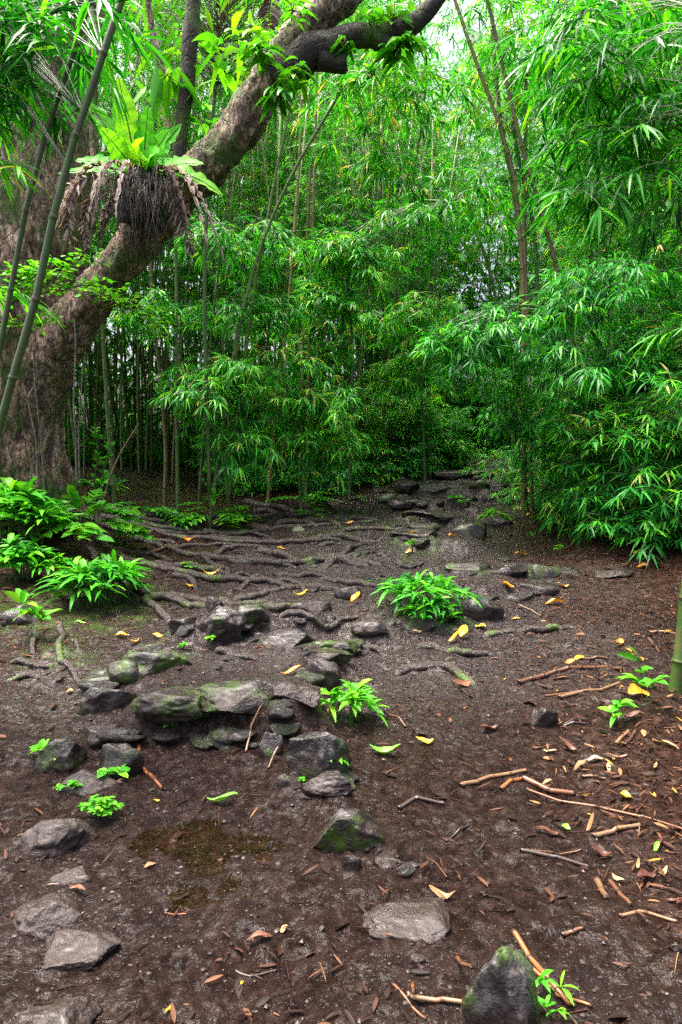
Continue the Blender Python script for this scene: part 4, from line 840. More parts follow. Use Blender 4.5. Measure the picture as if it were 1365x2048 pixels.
for k, (u, v, kd, mi, sc, lab) in enumerate(BU):
    p = gnd(u, v); plant({'BUSH': BUSH, 'LOWT': LOWT}[kd][mi], p[0], p[1], k * 2.1, sc, 'bamboo_bush', 'bamboo', lab, 'bushy bamboos along the trail', (0, 0))
for k in range(26):
    y = rnd.uniform(18.5, 26); x = .235 * y + rnd.gauss(0, 1.5)
    plant(rnd.choice(BUSH), x, y, rnd.uniform(0, 6.28), rnd.uniform(.8, 1.2), 'bamboo_bush', 'bamboo', 'distant bushy bamboo behind the vanishing point of the trail', 'distant bushes behind the vanishing point')
for k, (u, v, mi, sc, lab) in enumerate([(700, 970, 1, 1, 'ankle high bamboo sprout cluster under the thicket edge'), (735, 966, 0, .9, 'knee high bamboo sprout cluster left of the stairs'), (800, 955, 1, 1, 'knee high bamboo sprout cluster by the upper tread'), (870, 940, 0, 1, 'knee high bamboo sprouts near the top of the stairs'),
   (920, 930, 1, .8, 'knee high sprouts at the far bend of the trail'), (650, 985, 1, .7, 'tiny bamboo sprouts right of the upper roots'), (1040, 975, 1, 1, 'knee high sprouts on the right margin near the top'), (1085, 1005, 0, 1, 'knee high sprouts on the right margin of the stairs'), (1150, 1045, 1, 1, 'leaf cluster on the right margin below the bushes'),
   (1255, 1085, 1, 1.1, 'leaf cluster hanging over the litter at the right margin'), (1345, 1090, 0, 1.0, 'leaf cluster by the right edge above the fallen branch'), (580, 975, 1, .9, 'dark sprouts in the middle of the thicket edge'), (480, 985, 1, .8, 'dark sprouts right of the lone upright shoot')]):
    p = gnd(u, v); plant(LOW[mi], p[0], p[1], k * 1.7, sc, 'bamboo_sprouts', 'bamboo', lab, 'low bamboo sprouts at the trail margin')

def px_bamboo(label, pts, Y, rpx, cm, br=(), leafy=None, group=None, seed=0, per=7, L=.19, W=.024, blen=.8, lm='bamboo_leaf'):
    Ys = np.full(len(pts), float(Y)) if np.isscalar(Y) else np.array(Y, float)
    Q = np.array([at(u, v, y) for (u, v), y in zip(pts, Ys)])
    base = Q[0].copy(); ground = hgt(base[0], base[1])
    if base[2] > ground + .02:               # continue down to the soil
        d = Q[0] - Q[1]; d = d / abs(d[2]); q = Q[0] + d * (base[2] - ground) * np.array([.7, .7, 1.0]); q[2] = hgt(q[0], q[1]) - .05
        Q = np.vstack([[q], Q])
    e = thing('bamboo', label, 'bamboo', tuple(Q[0]), 0, group); o0 = Q[0]
    P = spline(Q - o0, 60); g = G(); rw = rpx * float(np.mean(Ys)) / F; culm_geo(g, P, rw, rw * .7, .36, 12); obj('culm', g, M[cm], e)
    if leafy:
        r = np.random.default_rng(seed); gf = G()
        for (u0, v0, u1, v1, n, bl, y0) in leafy:    # a leafy zone between two pixels at distance y0, branches run from the culm into it
            tt = r.random(n); B0 = np.array([at(u0 + (u1 - u0) * a + r.normal() * 14, v0 + (v1 - v0) * a + r.normal() * 14, y0 + r.normal() * .18) for a in tt]) - o0
            az = r.uniform(0, 6.28, n); BD = np.stack([np.cos(az), np.sin(az), r.uniform(-.5, .4, n)], 1)
            branch_sprays(gf, B0, BD, bl * r.uniform(.5, 1.1, n), r, per, L, W, 7, .5, .25, .4)
            C = P[np.clip(np.argmin(np.linalg.norm(P[None] - B0[:, None], axis=2), axis=1) // 5 * 5 - 2, 0, 59)]
            V, f = tubes_thin(C, (C + B0) / 2 + UP * .10, B0, .0035); gf.add(V, f, 1, .4)
        obj('foliage', gf, [M[lm], M['culm_green']], e)
    return e
px_bamboo('thick olive bamboo leaning right in front of the big tree trunk', [(-60, 1090), (0, 850), (45, 690), (82, 560), (108, 430), (142, 300), (190, 160), (246, -10), (330, -230)], 3.3, 9, 'culm_moss',
          leafy=[(-60, 40, 160, -10, 13, .36, 3.6), (-60, 130, 90, 90, 12, .34, 3.7), (-60, 200, 10, 170, 4, .26, 3.8), (110, 0, 220, 30, 4, .3, 4.2)], L=.18, W=.019, per=6, seed=31)
px_bamboo('thinner yellow green bamboo left of the thick olive one', [(-40, 900), (0, 700), (22, 580), (48, 440), (72, 330), (96, 255), (140, 130), (200, -60)], 3.5, 6.5, 'culm_moss', seed=32,
          leafy=[(-60, 330, -30, 300, 3, .2, 3.7), (-40, 550, -20, 560, 2, .2, 3.8)], L=.17, W=.018, per=5)
px_bamboo('mossy bamboo stem standing at the right edge beside the young shoot', [(1342, 1446), (1352, 1390), (1366, 1280), (1382, 1130), (1420, 850), (1480, 500), (1520, 150), (1540, -200)], 3.9, 15, 'culm_moss', seed=33,
          leafy=[(1150, 20, 1385, -10, 18, .45, 4.9), (1160, 130, 1400, 120, 19, .45, 4.8), (1190, 240, 1400, 240, 16, .42, 4.7), (1230, 340, 1400, 360, 11, .4, 4.6), (1350, 640, 1420, 700, 3, .3, 4.2)], L=.20, W=.020, per=6)
RC = 'tall culms of the clump right of the sky gap'
px_bamboo('longest pale brown bamboo culm arching up left toward the sky gap', [(1048, 900), (1046, 560), (1040, 470), (1030, 360), (1012, 290), (985, 210), (955, 130), (912, 5), (880, -90)], 9.2, 4.6, 'culm_tan', group=RC, seed=61, leafy=[(930, -20, 1060, 80, 16, .7, 9.4), (960, 180, 1120, 260, 14, .6, 9.6)], L=.17, W=.02, per=8)
px_bamboo('grey tan bamboo culm leaning left behind the bright bush', [(1150, 720), (1112, 530), (1086, 440), (1062, 350), (1038, 270), (1010, 150), (980, 20), (960, -70)], 9.0, 4.8, 'culm_tan', group=RC, seed=62, leafy=[(980, 60, 1140, 140, 18, .7, 9.6), (1060, 330, 1180, 400, 12, .6, 9.4)], L=.17, W=.02, per=8)
px_bamboo('green brown bamboo culm just left of the longest pale one', [(1050, 800), (1044, 520), (1036, 440), (1022, 350), (1010, 300), (995, 180), (985, 60)], 9.6, 5, 'culm_green', group=RC)
px_bamboo('short straight bamboo culm between the two leaning ones', [(1060, 800), (1050, 500), (1050, 380), (1052, 290), (1052, 120)], 9.5, 4.5, 'culm_tan', group=RC)
px_bamboo('thin bamboo culm inclined right beside the short straight one', [(1085, 800), (1070, 480), (1052, 380), (1040, 330), (1025, 240)], 9.5, 4.5, 'culm_green', group=RC)
LC = 'single culms rising in the middle of the thicket'
px_bamboo('tall tan bamboo pole leaning slightly right in the middle of the thicket', [(556, 780), (572, 660), (582, 560), (590, 450), (598, 340), (604, 200)], 10.5, 3.6, 'culm_tan', group=LC)
px_bamboo('straight pale bamboo pole right of the tall tan pole', [(618, 720), (623, 540), (628, 400), (632, 270), (634, 120)], 11, 3.2, 'culm_tan', group=LC)
px_bamboo('short pale bamboo pole between the two tall poles', [(606, 720), (612, 530), (616, 440), (622, 330)], 11.2, 3, 'culm_tan', group=LC)
px_bamboo('dark bamboo culm slanting strongly right across the bright foliage', [(470, 700), (492, 600), (520, 500), (556, 410), (600, 320), (660, 220), (700, 150)], 9.0, 4.0, 'culm_green', group=LC)
px_bamboo('dark bamboo culm slanting right beside the limb', [(500, 640), (528, 480), (552, 350), (578, 230), (596, 140)], 9.4, 3.4, 'culm_green', group=LC)
px_bamboo('olive bamboo culm right of the hanging fern roots', [(356, 985), (354, 760), (354, 620), (352, 480), (350, 300)], 9.3, 4.2, 'culm_green', group=LC)
px_bamboo('leaning green bamboo culm in the dark gap next to the trunk', [(228, 985), (218, 860), (208, 700), (200, 560)], 9.0, 4.5, 'culm_green', group=LC)
px_bamboo('brown bamboo culm standing close to the lone upright shoot', [(330, 985), (332, 900), (322, 760), (308, 650), (300, 500)], 9.6, 4, 'culm_tan', group=LC)
px_bamboo('reddish brown bamboo stem standing at the right rim of the upper trail', [(1043, 965), (1044, 900), (1040, 820), (1044, 700)], 12.0, 5, 'cane_brown')
px_bamboo('pale bamboo stem among the bushes of the right rim', [(1128, 960), (1126, 890), (1120, 800), (1108, 690)], 9.0, 4.5, 'culm_tan')

# hanging dark bamboo sprays near the middle of the picture, high up
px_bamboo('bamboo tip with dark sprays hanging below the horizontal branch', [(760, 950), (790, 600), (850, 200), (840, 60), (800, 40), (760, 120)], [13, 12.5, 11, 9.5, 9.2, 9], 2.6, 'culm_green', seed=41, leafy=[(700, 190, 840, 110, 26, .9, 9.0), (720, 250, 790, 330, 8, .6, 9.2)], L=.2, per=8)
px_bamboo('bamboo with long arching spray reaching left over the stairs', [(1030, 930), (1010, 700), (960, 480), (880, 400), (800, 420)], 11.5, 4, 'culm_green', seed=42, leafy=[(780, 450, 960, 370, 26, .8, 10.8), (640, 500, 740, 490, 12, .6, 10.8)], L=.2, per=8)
px_bamboo('bamboo bending low with a bright leafy tip over the right undergrowth', [(1250, 1000), (1230, 760), (1160, 640), (1050, 610), (920, 650)], [8.6, 8.4, 8, 7.8, 7.6], 4, 'culm_green', seed=43, leafy=[(870, 690, 1010, 640, 22, .55, 7.6), (1000, 620, 1200, 600, 24, .55, 7.7), (1050, 720, 1300, 700, 16, .5, 7.6), (1180, 520, 1300, 560, 20, .5, 7.6), (930, 700, 1100, 730, 20, .5, 8.4), (985, 800, 1120, 830, 20, .48, 8.8), (1070, 880, 1140, 900, 12, .4, 9.0)], L=.16, W=.019, per=9, lm='bush_lit_leaf')

px_bamboo('young bamboo with pale hanging sprays at the centre of the dark thicket edge', [(455, 985), (450, 850), (462, 740), (480, 690)], 9.2, 3, 'culm_green', seed=44, leafy=[(400, 770, 500, 720, 24, .5, 8.9), (440, 850, 490, 880, 16, .35, 8.8), (350, 760, 420, 730, 12, .45, 9.2)], L=.19, W=.022, lm='bush_lit_leaf')
px_bamboo('young bamboo with dark fans right of the pale hanging sprays', [(600, 970), (590, 850), (570, 760), (560, 700)], 9.8, 3, 'culm_green', seed=45, leafy=[(520, 800, 680, 790, 34, .55, 9.6), (560, 880, 700, 880, 22, .45, 9.6), (540, 720, 640, 700, 12, .5, 9.8)], L=.18, W=.022, lm='bush_lit_leaf')
px_bamboo('bamboo with a round tuft of bluish leaves high in the thicket centre', [(700, 960), (705, 700), (690, 520), (690, 470)], 10.8, 3, 'culm_green', seed=46, leafy=[(650, 500, 760, 500, 26, .5, 10.4), (590, 600, 700, 590, 22, .5, 10.4)], L=.19, W=.023, lm='bush_lit_leaf')
px_bamboo('bamboo with layered sprays above the top of the stairs', [(850, 940), (840, 760), (800, 600), (780, 500)], 12, 3, 'culm_green', seed=47, leafy=[(740, 620, 900, 600, 34, .7, 11.5), (760, 740, 860, 720, 24, .6, 11.6)], L=.2, W=.024, lm='bush_lit_leaf')
px_bamboo('bamboo with thin leaf fans just right of the leaning limb', [(400, 980), (420, 700), (440, 520), (450, 420)], 9.8, 3, 'culm_green', seed=48, leafy=[(400, 470, 560, 450, 26, .6, 9.6), (420, 600, 540, 600, 20, .55, 9.6), (280, 610, 330, 590, 8, .4, 9)], L=.18, W=.022, lm='bush_lit_leaf')
# broad leaved young tree behind the limb, upper left
e = thing('broadleaf_sapling', 'broad leaved young tree with bright hanging leaves behind the leaning limb', 'tree', tuple(at(420, 985, 8.6)))
o0 = np.array(e.location); g = G(); gl = G(); r = np.random.default_rng(21)
P = spline(np.array([at(420, 990, 8.6), at(410, 600, 8.6), at(420, 300, 8.6), at(440, 80, 8.6), at(450, -150, 8.6)]) - o0, 40); V, f = tube(P, np.linspace(.026, .014, 40), 8); g.add(V, f); obj('trunk', g, M['culm_green'], e)
n = 360; c = np.array([at(r.uniform(270, 580), r.uniform(-160, 170), 8.9 + r.normal() * .5) for _ in range(n)]) - o0
az = r.uniform(0, 6.28, n); D = np.stack([np.cos(az), np.sin(az), r.uniform(-1.3, .3, n)], 1); leaves(gl, c, D, r.uniform(.18, .36, n), r.uniform(.045, .08, n), .35, 'lance', .25, 0, r, .6)
V, f = tubes_thin(P[np.clip(((c[:, 2]) / P[-1, 2] * 34).astype(int), 5, 39)], c * .5 + P[np.clip(((c[:, 2]) / P[-1, 2] * 34).astype(int), 5, 39)] * .5 + UP * .1, c, .006); gl.add(V, f, 1, .5)
obj('crown', gl, [M['light_leaf'], M['twig']], e)

# ------------------------------------------------------------------ low plants on the ground
def herb(label, u, v, hpx, wpx, n, Lpx, Wpx, mt, prof, seed, name, cat, style='tuft', group=None, dx=0):
    p = gnd(u, v); s = p[1] / F; r = np.random.default_rng(seed); e = thing(name, label, cat, tuple(p), 0, group)
    gs = G(); gl = G(); H = hpx * s; Wd = wpx * s * .5; L0 = Lpx * s; W0 = Wpx * s
    ns = max(3, n // 7)
    az = r.uniform(0, 6.28, ns); rad = Wd * np.sqrt(r.random(ns)) * .8
    ends = np.stack([np.cos(az) * rad, np.sin(az) * rad * .8, H * (1 - .6 * (rad / Wd) ** 2) * r.uniform(.45, .85, ns)], 1)
    base = ends * np.array([.35, .35, 0]); mids = base * .5 + ends * np.array([.3, .3, .65])
    base[:, 2] = height(base[:, 0] + p[0], base[:, 1] + p[1]) - p[2] - .01
    V, f = tubes_thin(base, mids, ends, .0028 + .0016 * (s > .004)); gs.add(V, f)
    per = max(n // ns, 3)
    for k in range(per):
        if style == 'tuft':
            a2 = r.uniform(0, 6.28, ns); el = r.uniform(-.25, .9, ns); q = r.uniform(.55, 1, ns)[:, None]
            D = np.stack([np.cos(a2) * np.cos(el), np.sin(a2) * np.cos(el), np.sin(el)], 1) + nrm(ends) * .5
            P0 = mids * (1 - q) + ends * q; dr = .45
        elif style == 'pairs':
            q = ((k // 2 + 1) / (per / 2 + .5)) ** .7; a2 = az + (k % 2) * 3.14 + (k // 2) * 1.57
            D = np.stack([np.cos(a2), np.sin(a2), np.full(ns, .25)], 1); P0 = mids * (1 - q) + ends * q; dr = .25
        else:  # pinnate spray
            q = (k // 2 + 1) / (per / 2 + .5); out = nrm(ends * np.array([1, 1, .15])); sd_ = np.cross(out, UP) * (1 if k % 2 else -1)
            P0 = ends + out * (L0 * 1.6 * q) - UP * (q ** 2 * L0 * .5); D = sd_ + out * .6; dr = .25
        leaves(gl, P0, D, L0 * r.uniform(.65, 1.1, ns), W0 * r.uniform(.8, 1.15, ns), dr, prof, .25, 0, r, .75)
    obj('stems', gs, M['twig'] if style != 'tuft' else M['culm_green'], e); obj('leaves', gl, M[mt], e); return e
HERB = [
 ('bright lime bamboo tuft in the middle of the trail above the flat topped boulder', 700, 1440, 100, 130, 90, 58, 13, 'light_leaf', 'lance', 'bamboo_tuft', 'plant', 'tuft'),
 ('small bamboo tuft at the right foot of the flat topped boulder', 662, 1530, 60, 60, 16, 40, 11, 'light_leaf', 'lance', 'bamboo_tuft', 'plant', 'tuft'),
 ('big bamboo grass clump growing on the broad mossy rock', 845, 1215, 72, 240, 230, 66, 8, 'herb_leaf', 'lance', 'bamboo_grass', 'plant', 'tuft'),
 ('darker bamboo grass hanging over the front of the broad mossy rock', 860, 1250, 60, 130, 110, 52, 8, 'herb_leaf', 'lance', 'bamboo_grass', 'plant', 'tuft'),
 ('yellowish green tuft on the right side of the stairs', 988, 1048, 42, 60, 70, 24, 6, 'light_leaf', 'lance', 'grass_tuft', 'plant', 'tuft'),
 ('dense dark green bamboo grass clump below the left shrubs', 205, 1205, 95, 200, 280, 80, 10, 'herb_leaf', 'lance', 'bamboo_grass', 'plant', 'tuft'),
 ('pale green seedling with long leaves left of the bare roots', 62, 1275, 95, 100, 26, 62, 15, 'light_leaf', 'lance', 'seedling', 'plant', 'tuft'),
 ('light green shrub with paired oval leaflets beside the big tree', 165, 1095, 105, 190, 230, 36, 19, 'light_leaf', 'oval', 'shrub', 'shrub', 'pinnate'),
 ('dark bamboo grass at the foot of the big tree left of the oval leaved shrub', 60, 1100, 150, 160, 240, 80, 12, 'herb_leaf', 'lance', 'bamboo_grass', 'plant', 'tuft'),
 ('bright bamboo sprout pushing in at the left edge before the trunk', 12, 1080, 165, 110, 110, 72, 15, 'light_leaf', 'lance', 'bamboo_sprout', 'plant', 'tuft'),
 ('shady leafy undergrowth at the left edge below the bright sprout', 40, 1160, 90, 150, 220, 50, 11, 'herb_leaf', 'lance', 'undergrowth_plant', 'plant', 'tuft'),
 ('dark leafy undergrowth in front of the oval leaved shrub', 110, 1165, 60, 120, 130, 44, 10, 'herb_leaf', 'lance', 'undergrowth_plant', 'plant', 'tuft'),
 ('green fern clump in the middle of the roots near the thicket', 428, 1052, 56, 110, 170, 30, 8, 'herb_leaf', 'lance', 'fern', 'fern', 'pinnate'),
 ('green fern growing on the round moss cushion', 292, 1040, 40, 70, 90, 26, 8, 'herb_leaf', 'lance', 'fern', 'fern', 'pinnate'),
 ('low fern beside the uppermost roots', 600, 1012, 34, 76, 110, 26, 6, 'herb_leaf', 'lance', 'fern', 'fern', 'pinnate'),
 ('pale green fern between two upper roots', 624, 1036, 22, 34, 40, 16, 5, 'light_leaf', 'lance', 'fern', 'fern', 'pinnate'),
 ('bluish bamboo tuft at the right foot of the big tree', 205, 1010, 70, 80, 60, 46, 9, 'herb_leaf', 'lance', 'bamboo_tuft', 'plant', 'tuft'),
 ('dry yellow green grass right of the oval leaved shrub', 262, 1085, 45, 70, 60, 34, 5, 'herb_leaf', 'lance', 'grass_tuft', 'plant', 'tuft'),
 ('mossy tuft on a stair tread in the upper trail', 915, 1010, 20, 50, 60, 14, 4, 'herb_leaf', 'lance', 'grass_tuft', 'plant', 'tuft'),
 ('small light weed right of the upper stairs', 1014, 995, 20, 26, 30, 16, 6, 'light_leaf', 'oval', 'weed', 'plant', 'tuft'),
 ('small weed on the gravel right of the yellowish tuft', 1072, 1078, 18, 26, 16, 14, 6, 'light_leaf', 'oval', 'weed', 'plant', 'tuft'),
 ('tiny sprout on the gravel below the right undergrowth', 1122, 1108, 26, 22, 10, 18, 5, 'light_leaf', 'lance', 'weed', 'plant', 'tuft'),
 ('seedling with drooping lance leaves on the dark mossy boulder', 92, 1530, 70, 80, 26, 42, 13, 'light_leaf', 'lance', 'seedling', 'plant', 'tuft'),
 ('seedling with four broad leaves before the rounded grey boulder', 230, 1560, 52, 50, 10, 32, 20, 'light_leaf', 'oval', 'seedling', 'plant', 'pairs'),
 ('patch of little round leaved weeds above the lumpy boulder', 200, 1640, 62, 110, 130, 17, 10, 'light_leaf', 'oval', 'weed', 'plant', 'pairs'),
 ('small weed left of the patch of round leaves', 140, 1588, 34, 60, 24, 18, 9, 'light_leaf', 'oval', 'weed', 'plant', 'pairs'),
 ('lone seedling with yellowing leaves on the dark ledge stone', 345, 1462, 34, 30, 8, 22, 12, 'light_leaf', 'oval', 'seedling', 'plant', 'pairs'),
 ('tiny weed on the sloping grey rock', 420, 1288, 26, 36, 14, 14, 9, 'light_leaf', 'oval', 'weed', 'plant', 'pairs'),
 ('tiny pale weed on the long mossy mound', 366, 1300, 20, 26, 12, 12, 8, 'light_leaf', 'oval', 'weed', 'plant', 'pairs'),
 ('tiny bright weed among the mossy roots', 385, 1136, 22, 40, 14, 16, 9, 'light_leaf', 'oval', 'weed', 'plant', 'pairs'),
 ('tall young shoot with broad lance leaves beside the mossy stem', 1292, 1425, 120, 70, 14, 52, 16, 'light_leaf', 'lance', 'bamboo_shoot', 'plant', 'tuft'),
 ('leafy low weed at the foot of the mossy stem', 1250, 1440, 50, 100, 22, 40, 14, 'light_leaf', 'lance', 'weed', 'plant', 'tuft'),
 ('little sprout with two leaves growing beside the orange cane', 1098, 1985, 36, 80, 5, 56, 12, 'light_leaf', 'lance', 'seedling', 'plant', 'tuft'),
 ('grassy sprout at the bottom edge on the dark wedge rock', 1100, 2040, 40, 60, 14, 42, 9, 'light_leaf', 'lance', 'grass_tuft', 'plant', 'tuft'),
 ('tiny clover like weed under the pointed boulder', 738, 1688, 14, 18, 10, 8, 5, 'light_leaf', 'oval', 'weed', 'plant', 'pairs'),
 ('tiny weed at the foot of the small wedged rock', 608, 1570, 20, 18, 8, 12, 6, 'light_leaf', 'oval', 'weed', 'plant', 'pairs'),
 ('small leafy weed beside the round mossy stone near the stairs', 722, 1006, 18, 22, 16, 13, 5, 'light_leaf', 'oval', 'weed', 'plant', 'pairs'),
 ('single upright leaf sprout above the big bamboo grass clump', 826, 1108, 36, 12, 5, 26, 6, 'light_leaf', 'lance', 'weed', 'plant', 'tuft'),
 ('yellow green sprout in front of the thicket edge', 538, 986, 16, 24, 20, 14, 4, 'light_leaf', 'lance', 'weed', 'plant', 'tuft'),
]
for k, (lab, u, v, h, wd, n, L, W, mt, pr, nm, ct, st) in enumerate(HERB):
    herb(lab, u, v, h, wd, n, L, W, mt, pr, 900 + k, nm, ct, st)
def shoot(label, pts, Y, n, Lpx, Wpx, seed, r0=3):
    Q = np.array([at(u, v, Y) for u, v in pts]); Q[0, 2] = hgt(Q[0, 0], Q[0, 1]); e = thing('bamboo_shoot', label, 'bamboo shoot', tuple(Q[0]))
    P = spline(Q - Q[0], 40); g = G(); culm_geo(g, P, r0 * Y / F, r0 * .5 * Y / F, .1, 7); obj('stem', g, M['culm_green'], e)
    r = np.random.default_rng(seed); gl = G(); k = r.integers(14, 40, n); k[-1] = 39; sg = np.where(np.arange(n) % 2, 1, -1)
    D = np.stack([sg * r.uniform(.3, .9, n), r.normal(size=n) * .4, r.uniform(.4, 1.1, n)], 1)
    leaves(gl, P[k], D, Lpx * Y / F * r.uniform(.6, 1.1, n), Wpx * Y / F, .3, 'lance', .25, 0, r, .4); obj('leaves', gl, M['light_leaf'], e)
shoot('lone slender shoot with small pale leaves right of the big tree', [(188, 1010), (190, 960), (196, 910), (190, 855)], 8.0, 34, 22, 6, 51, 2)
shoot('second slender leafy shoot leaning right of the lone slender one', [(192, 1010), (204, 960), (214, 920), (222, 890)], 7.9, 22, 20, 6, 52, 2)
shoot('single upright shoot with two leaves in front of the dark thicket', [(420, 1002), (422, 975), (420, 955), (418, 942)], 8.6, 4, 18, 6, 53, 2)
shoot('tall shoot with broad lance leaves in front of the mossy stem', [(1300, 1440), (1294, 1400), (1284, 1350), (1276, 1312)], 3.95, 9, 46, 14, 54, 2.4)

# ------------------------------------------------------------------ fallen canes, sticks and leaves
ST = [  # label, pts, radius px, material
 ('long brown jointed cane lying across the right side of the trail', [(1038, 1366), (1093, 1351), (1158, 1341), (1243, 1337)], 6, 'cane_brown'),
 ('split yellowish bamboo lath below the long brown cane', [(1118, 1400), (1183, 1385), (1240, 1367)], 5, 'cane_tan'),
 ('thin dark lath parallel to the split bamboo lath', [(1090, 1398), (1150, 1388), (1200, 1380)], 3, 'cane_brown'),
 ('short thin grey lath beside the square grey block', [(1128, 1447), (1172, 1446)], 4, 'cane_dark'),
 ('thin dark stick above the short grey lath', [(1130, 1444), (1174, 1430)], 3, 'cane_dark'),
 ('tan jointed cane with a dark tip, in the middle of the right side', [(923, 1580), (993, 1557), (1053, 1541)], 6, 'cane_tan'),
 ('short orange cane piece touching the knobbly root stick', [(1003, 1586), (1028, 1568), (1046, 1556)], 6, 'cane_orange'),
 ('knobbly brown rhizome stick below the tan jointed cane', [(1048, 1557), (1083, 1572), (1118, 1582), (1148, 1581)], 8, 'cane_brown'),
 ('very long thin brown rod running to the right edge of the view', [(1053, 1580), (1183, 1615), (1283, 1640), (1372, 1660)], 4, 'cane_brown'),
 ('bent dark stick beside the pointed boulder', [(798, 1618), (838, 1603), (888, 1607)], 6, 'cane_dark'),
 ('thin dark twig on the mud right of the pointed boulder', [(893, 1682), (938, 1655)], 3.5, 'cane_dark'),
 ('fat orange cane leaning along the dark wedge rock', [(1028, 1870), (1063, 1920), (1113, 1985), (1150, 2010)], 8, 'cane_orange'),
 ('thin orange splint under the fat orange cane', [(1058, 1930), (1113, 1988), (1183, 2016)], 5, 'cane_orange'),
 ('thin brown stick crossing a tan sheath at the bottom edge', [(785, 1965), (818, 2005), (853, 2040)], 4.5, 'cane_brown'),
 ('curved tan sheath strip at the bottom edge', [(815, 1990), (883, 2005), (968, 2018)], 7, 'cane_tan'),
 ('short upright tan splinter at the tan sheath strip', [(826, 1968), (827, 2002)], 5, 'cane_orange'),
 ('broken dark stick with a tan end below the long thin rod', [(1043, 1712), (1113, 1720), (1178, 1729)], 6, 'cane_dark'),
 ('thin straight lath above the broken dark stick', [(1063, 1710), (1163, 1706)], 3, 'cane_brown'),
 ('short split tan cane among the dry leaves', [(1195, 1762), (1213, 1805)], 9, 'cane_tan'),
 ('reddish cane piece right of the short split tan cane', [(1220, 1760), (1240, 1790), (1262, 1818)], 7, 'cane_brown'),
 ('small brown wood chip on the bare mud', [(1125, 1866), (1167, 1860)], 6, 'cane_brown'),
 ('long pale tan sheath lying below the thin rod', [(1188, 1682), (1230, 1672), (1280, 1660)], 7, 'cane_tan'),
 ('bark strip standing against the left side of the wedge rock', [(915, 1915), (923, 1960), (943, 2000)], 6, 'cane_brown'),
 ('bent orange tan cane right of the rounded grey boulder', [(278, 1494), (284, 1532), (325, 1578)], 5, 'cane_orange'),
 ('curved yellowish stem standing near the upright slab', [(492, 1512), (505, 1465), (527, 1443)], 3, 'cane_tan'),
 ('short yellowish stem at the base of the upright slab', [(537, 1537), (557, 1512)], 3, 'cane_tan'),
 ('straw coloured stalk on the mud beside the round mud covered boulder', [(115, 1857), (170, 1830)], 4, 'cane_tan'),
 ('little straw stalk in the middle of the mud', [(330, 1822), (375, 1816)], 3, 'cane_orange'),
 ('dark curved twig in the lower middle of the mud', [(472, 1944), (500, 1952), (555, 1935)], 3.5, 'cane_dark'),
 ('thin bent twig above the rounded mud covered boulder', [(95, 1772), (130, 1770), (165, 1784)], 3.5, 'cane_brown'),
 ('pale stick lying by the left roots', [(293, 1112), (325, 1102), (355, 1093)], 5, 'cane_tan'),
 ('thin tan stick right of the angular dark rock', [(1038, 1212), (1060, 1222), (1083, 1233)], 3, 'cane_tan'),
 ('fallen branch along the right edge below the bushes', [(1270, 1062), (1310, 1075), (1380, 1098)], 4, 'cane_brown'),
 ('thin tan stick at the foot of the bright bamboo tuft', [(775, 1425), (795, 1437), (812, 1452)], 4, 'cane_brown'),
 ('slanting dry cane leaning in the thicket right of the big tree', [(195, 985), (230, 930), (278, 848)], 3, 'cane_tan'),
 ('short tan stick near the right edge', [(1298, 1277), (1320, 1302)], 4, 'cane_tan'),
 ('pale lath at the right edge above the mossy stem foot', [(1300, 1266), (1358, 1272)], 4, 'cane_tan'),
 ('yellow cane piece above the long brown jointed cane', [(1165, 1320), (1215, 1321)], 4, 'cane_tan'),
 ('short green cane piece on the bare soil of the right side', [(1220, 1519), (1255, 1518)], 4.5, 'cane_tan'),
 ('thin yellow stalk below the short green cane piece', [(1165, 1559), (1212, 1561)], 4, 'cane_tan'),
 ('straw bundle end at the foot of the weed by the mossy stem', [(1232, 1490), (1258, 1460)], 5, 'cane_tan'),
 ('dark red cane end beside the straw bundle end', [(1250, 1492), (1272, 1462)], 5, 'cane_brown'),
 ('grey green dry leaf stalk near the lower right edge', [(1240, 1842), (1290, 1832), (1355, 1846)], 5, 'cane_tan'),
]
for k, (lab, pts, rp, mt) in enumerate(ST):
    if 'slanting dry cane' in lab:
        Q = np.array([at(u, v, 8.3 + .2 * i) for i, (u, v) in enumerate(pts)]); Q[0, 2] = hgt(Q[0, 0], Q[0, 1]) + .01
    else:
        Q = np.array([gnd(u, v) for u, v in pts])
    s = float(np.mean(Q[:, 1])) / F; rw = max(rp * s * .78, .0025); P = spline(Q, 24); t = np.linspace(0, 1, 24)
    if 'slanting' not in lab:
        P[:, 2] = np.maximum(height(P[:, 0], P[:, 1]), np.convolve(np.pad(height(P[:, 0], P[:, 1]), 3, 'edge'), np.ones(7) / 7, 'valid')) + rw * .55
        if 'standing' in lab or 'upright' in lab: P[:, 2] += .5 * np.linalg.norm(P[-1] - P[0]) * t
    rr_ = np.random.default_rng(k); P[:, :2] += rw * .6 * rr_.normal(size=(24, 2)) * (.3 if rp < 5 else .5) * np.sin(np.pi * t)[:, None]
    o = P[0].copy(); g = G(); culm_geo(g, P - o, rw, rw * .8, .09 if rp > 5 else .14, 9)
    nm = 'fallen_cane' if 'cane' in lab else ('twig' if 'twig' in lab else ('wood_chip' if 'chip' in lab else 'fallen_stick'))
    tag(obj(nm, g, M[mt], loc=tuple(o)), lab, 'cane' if nm == 'fallen_cane' else 'stick', 'fallen canes and sticks')
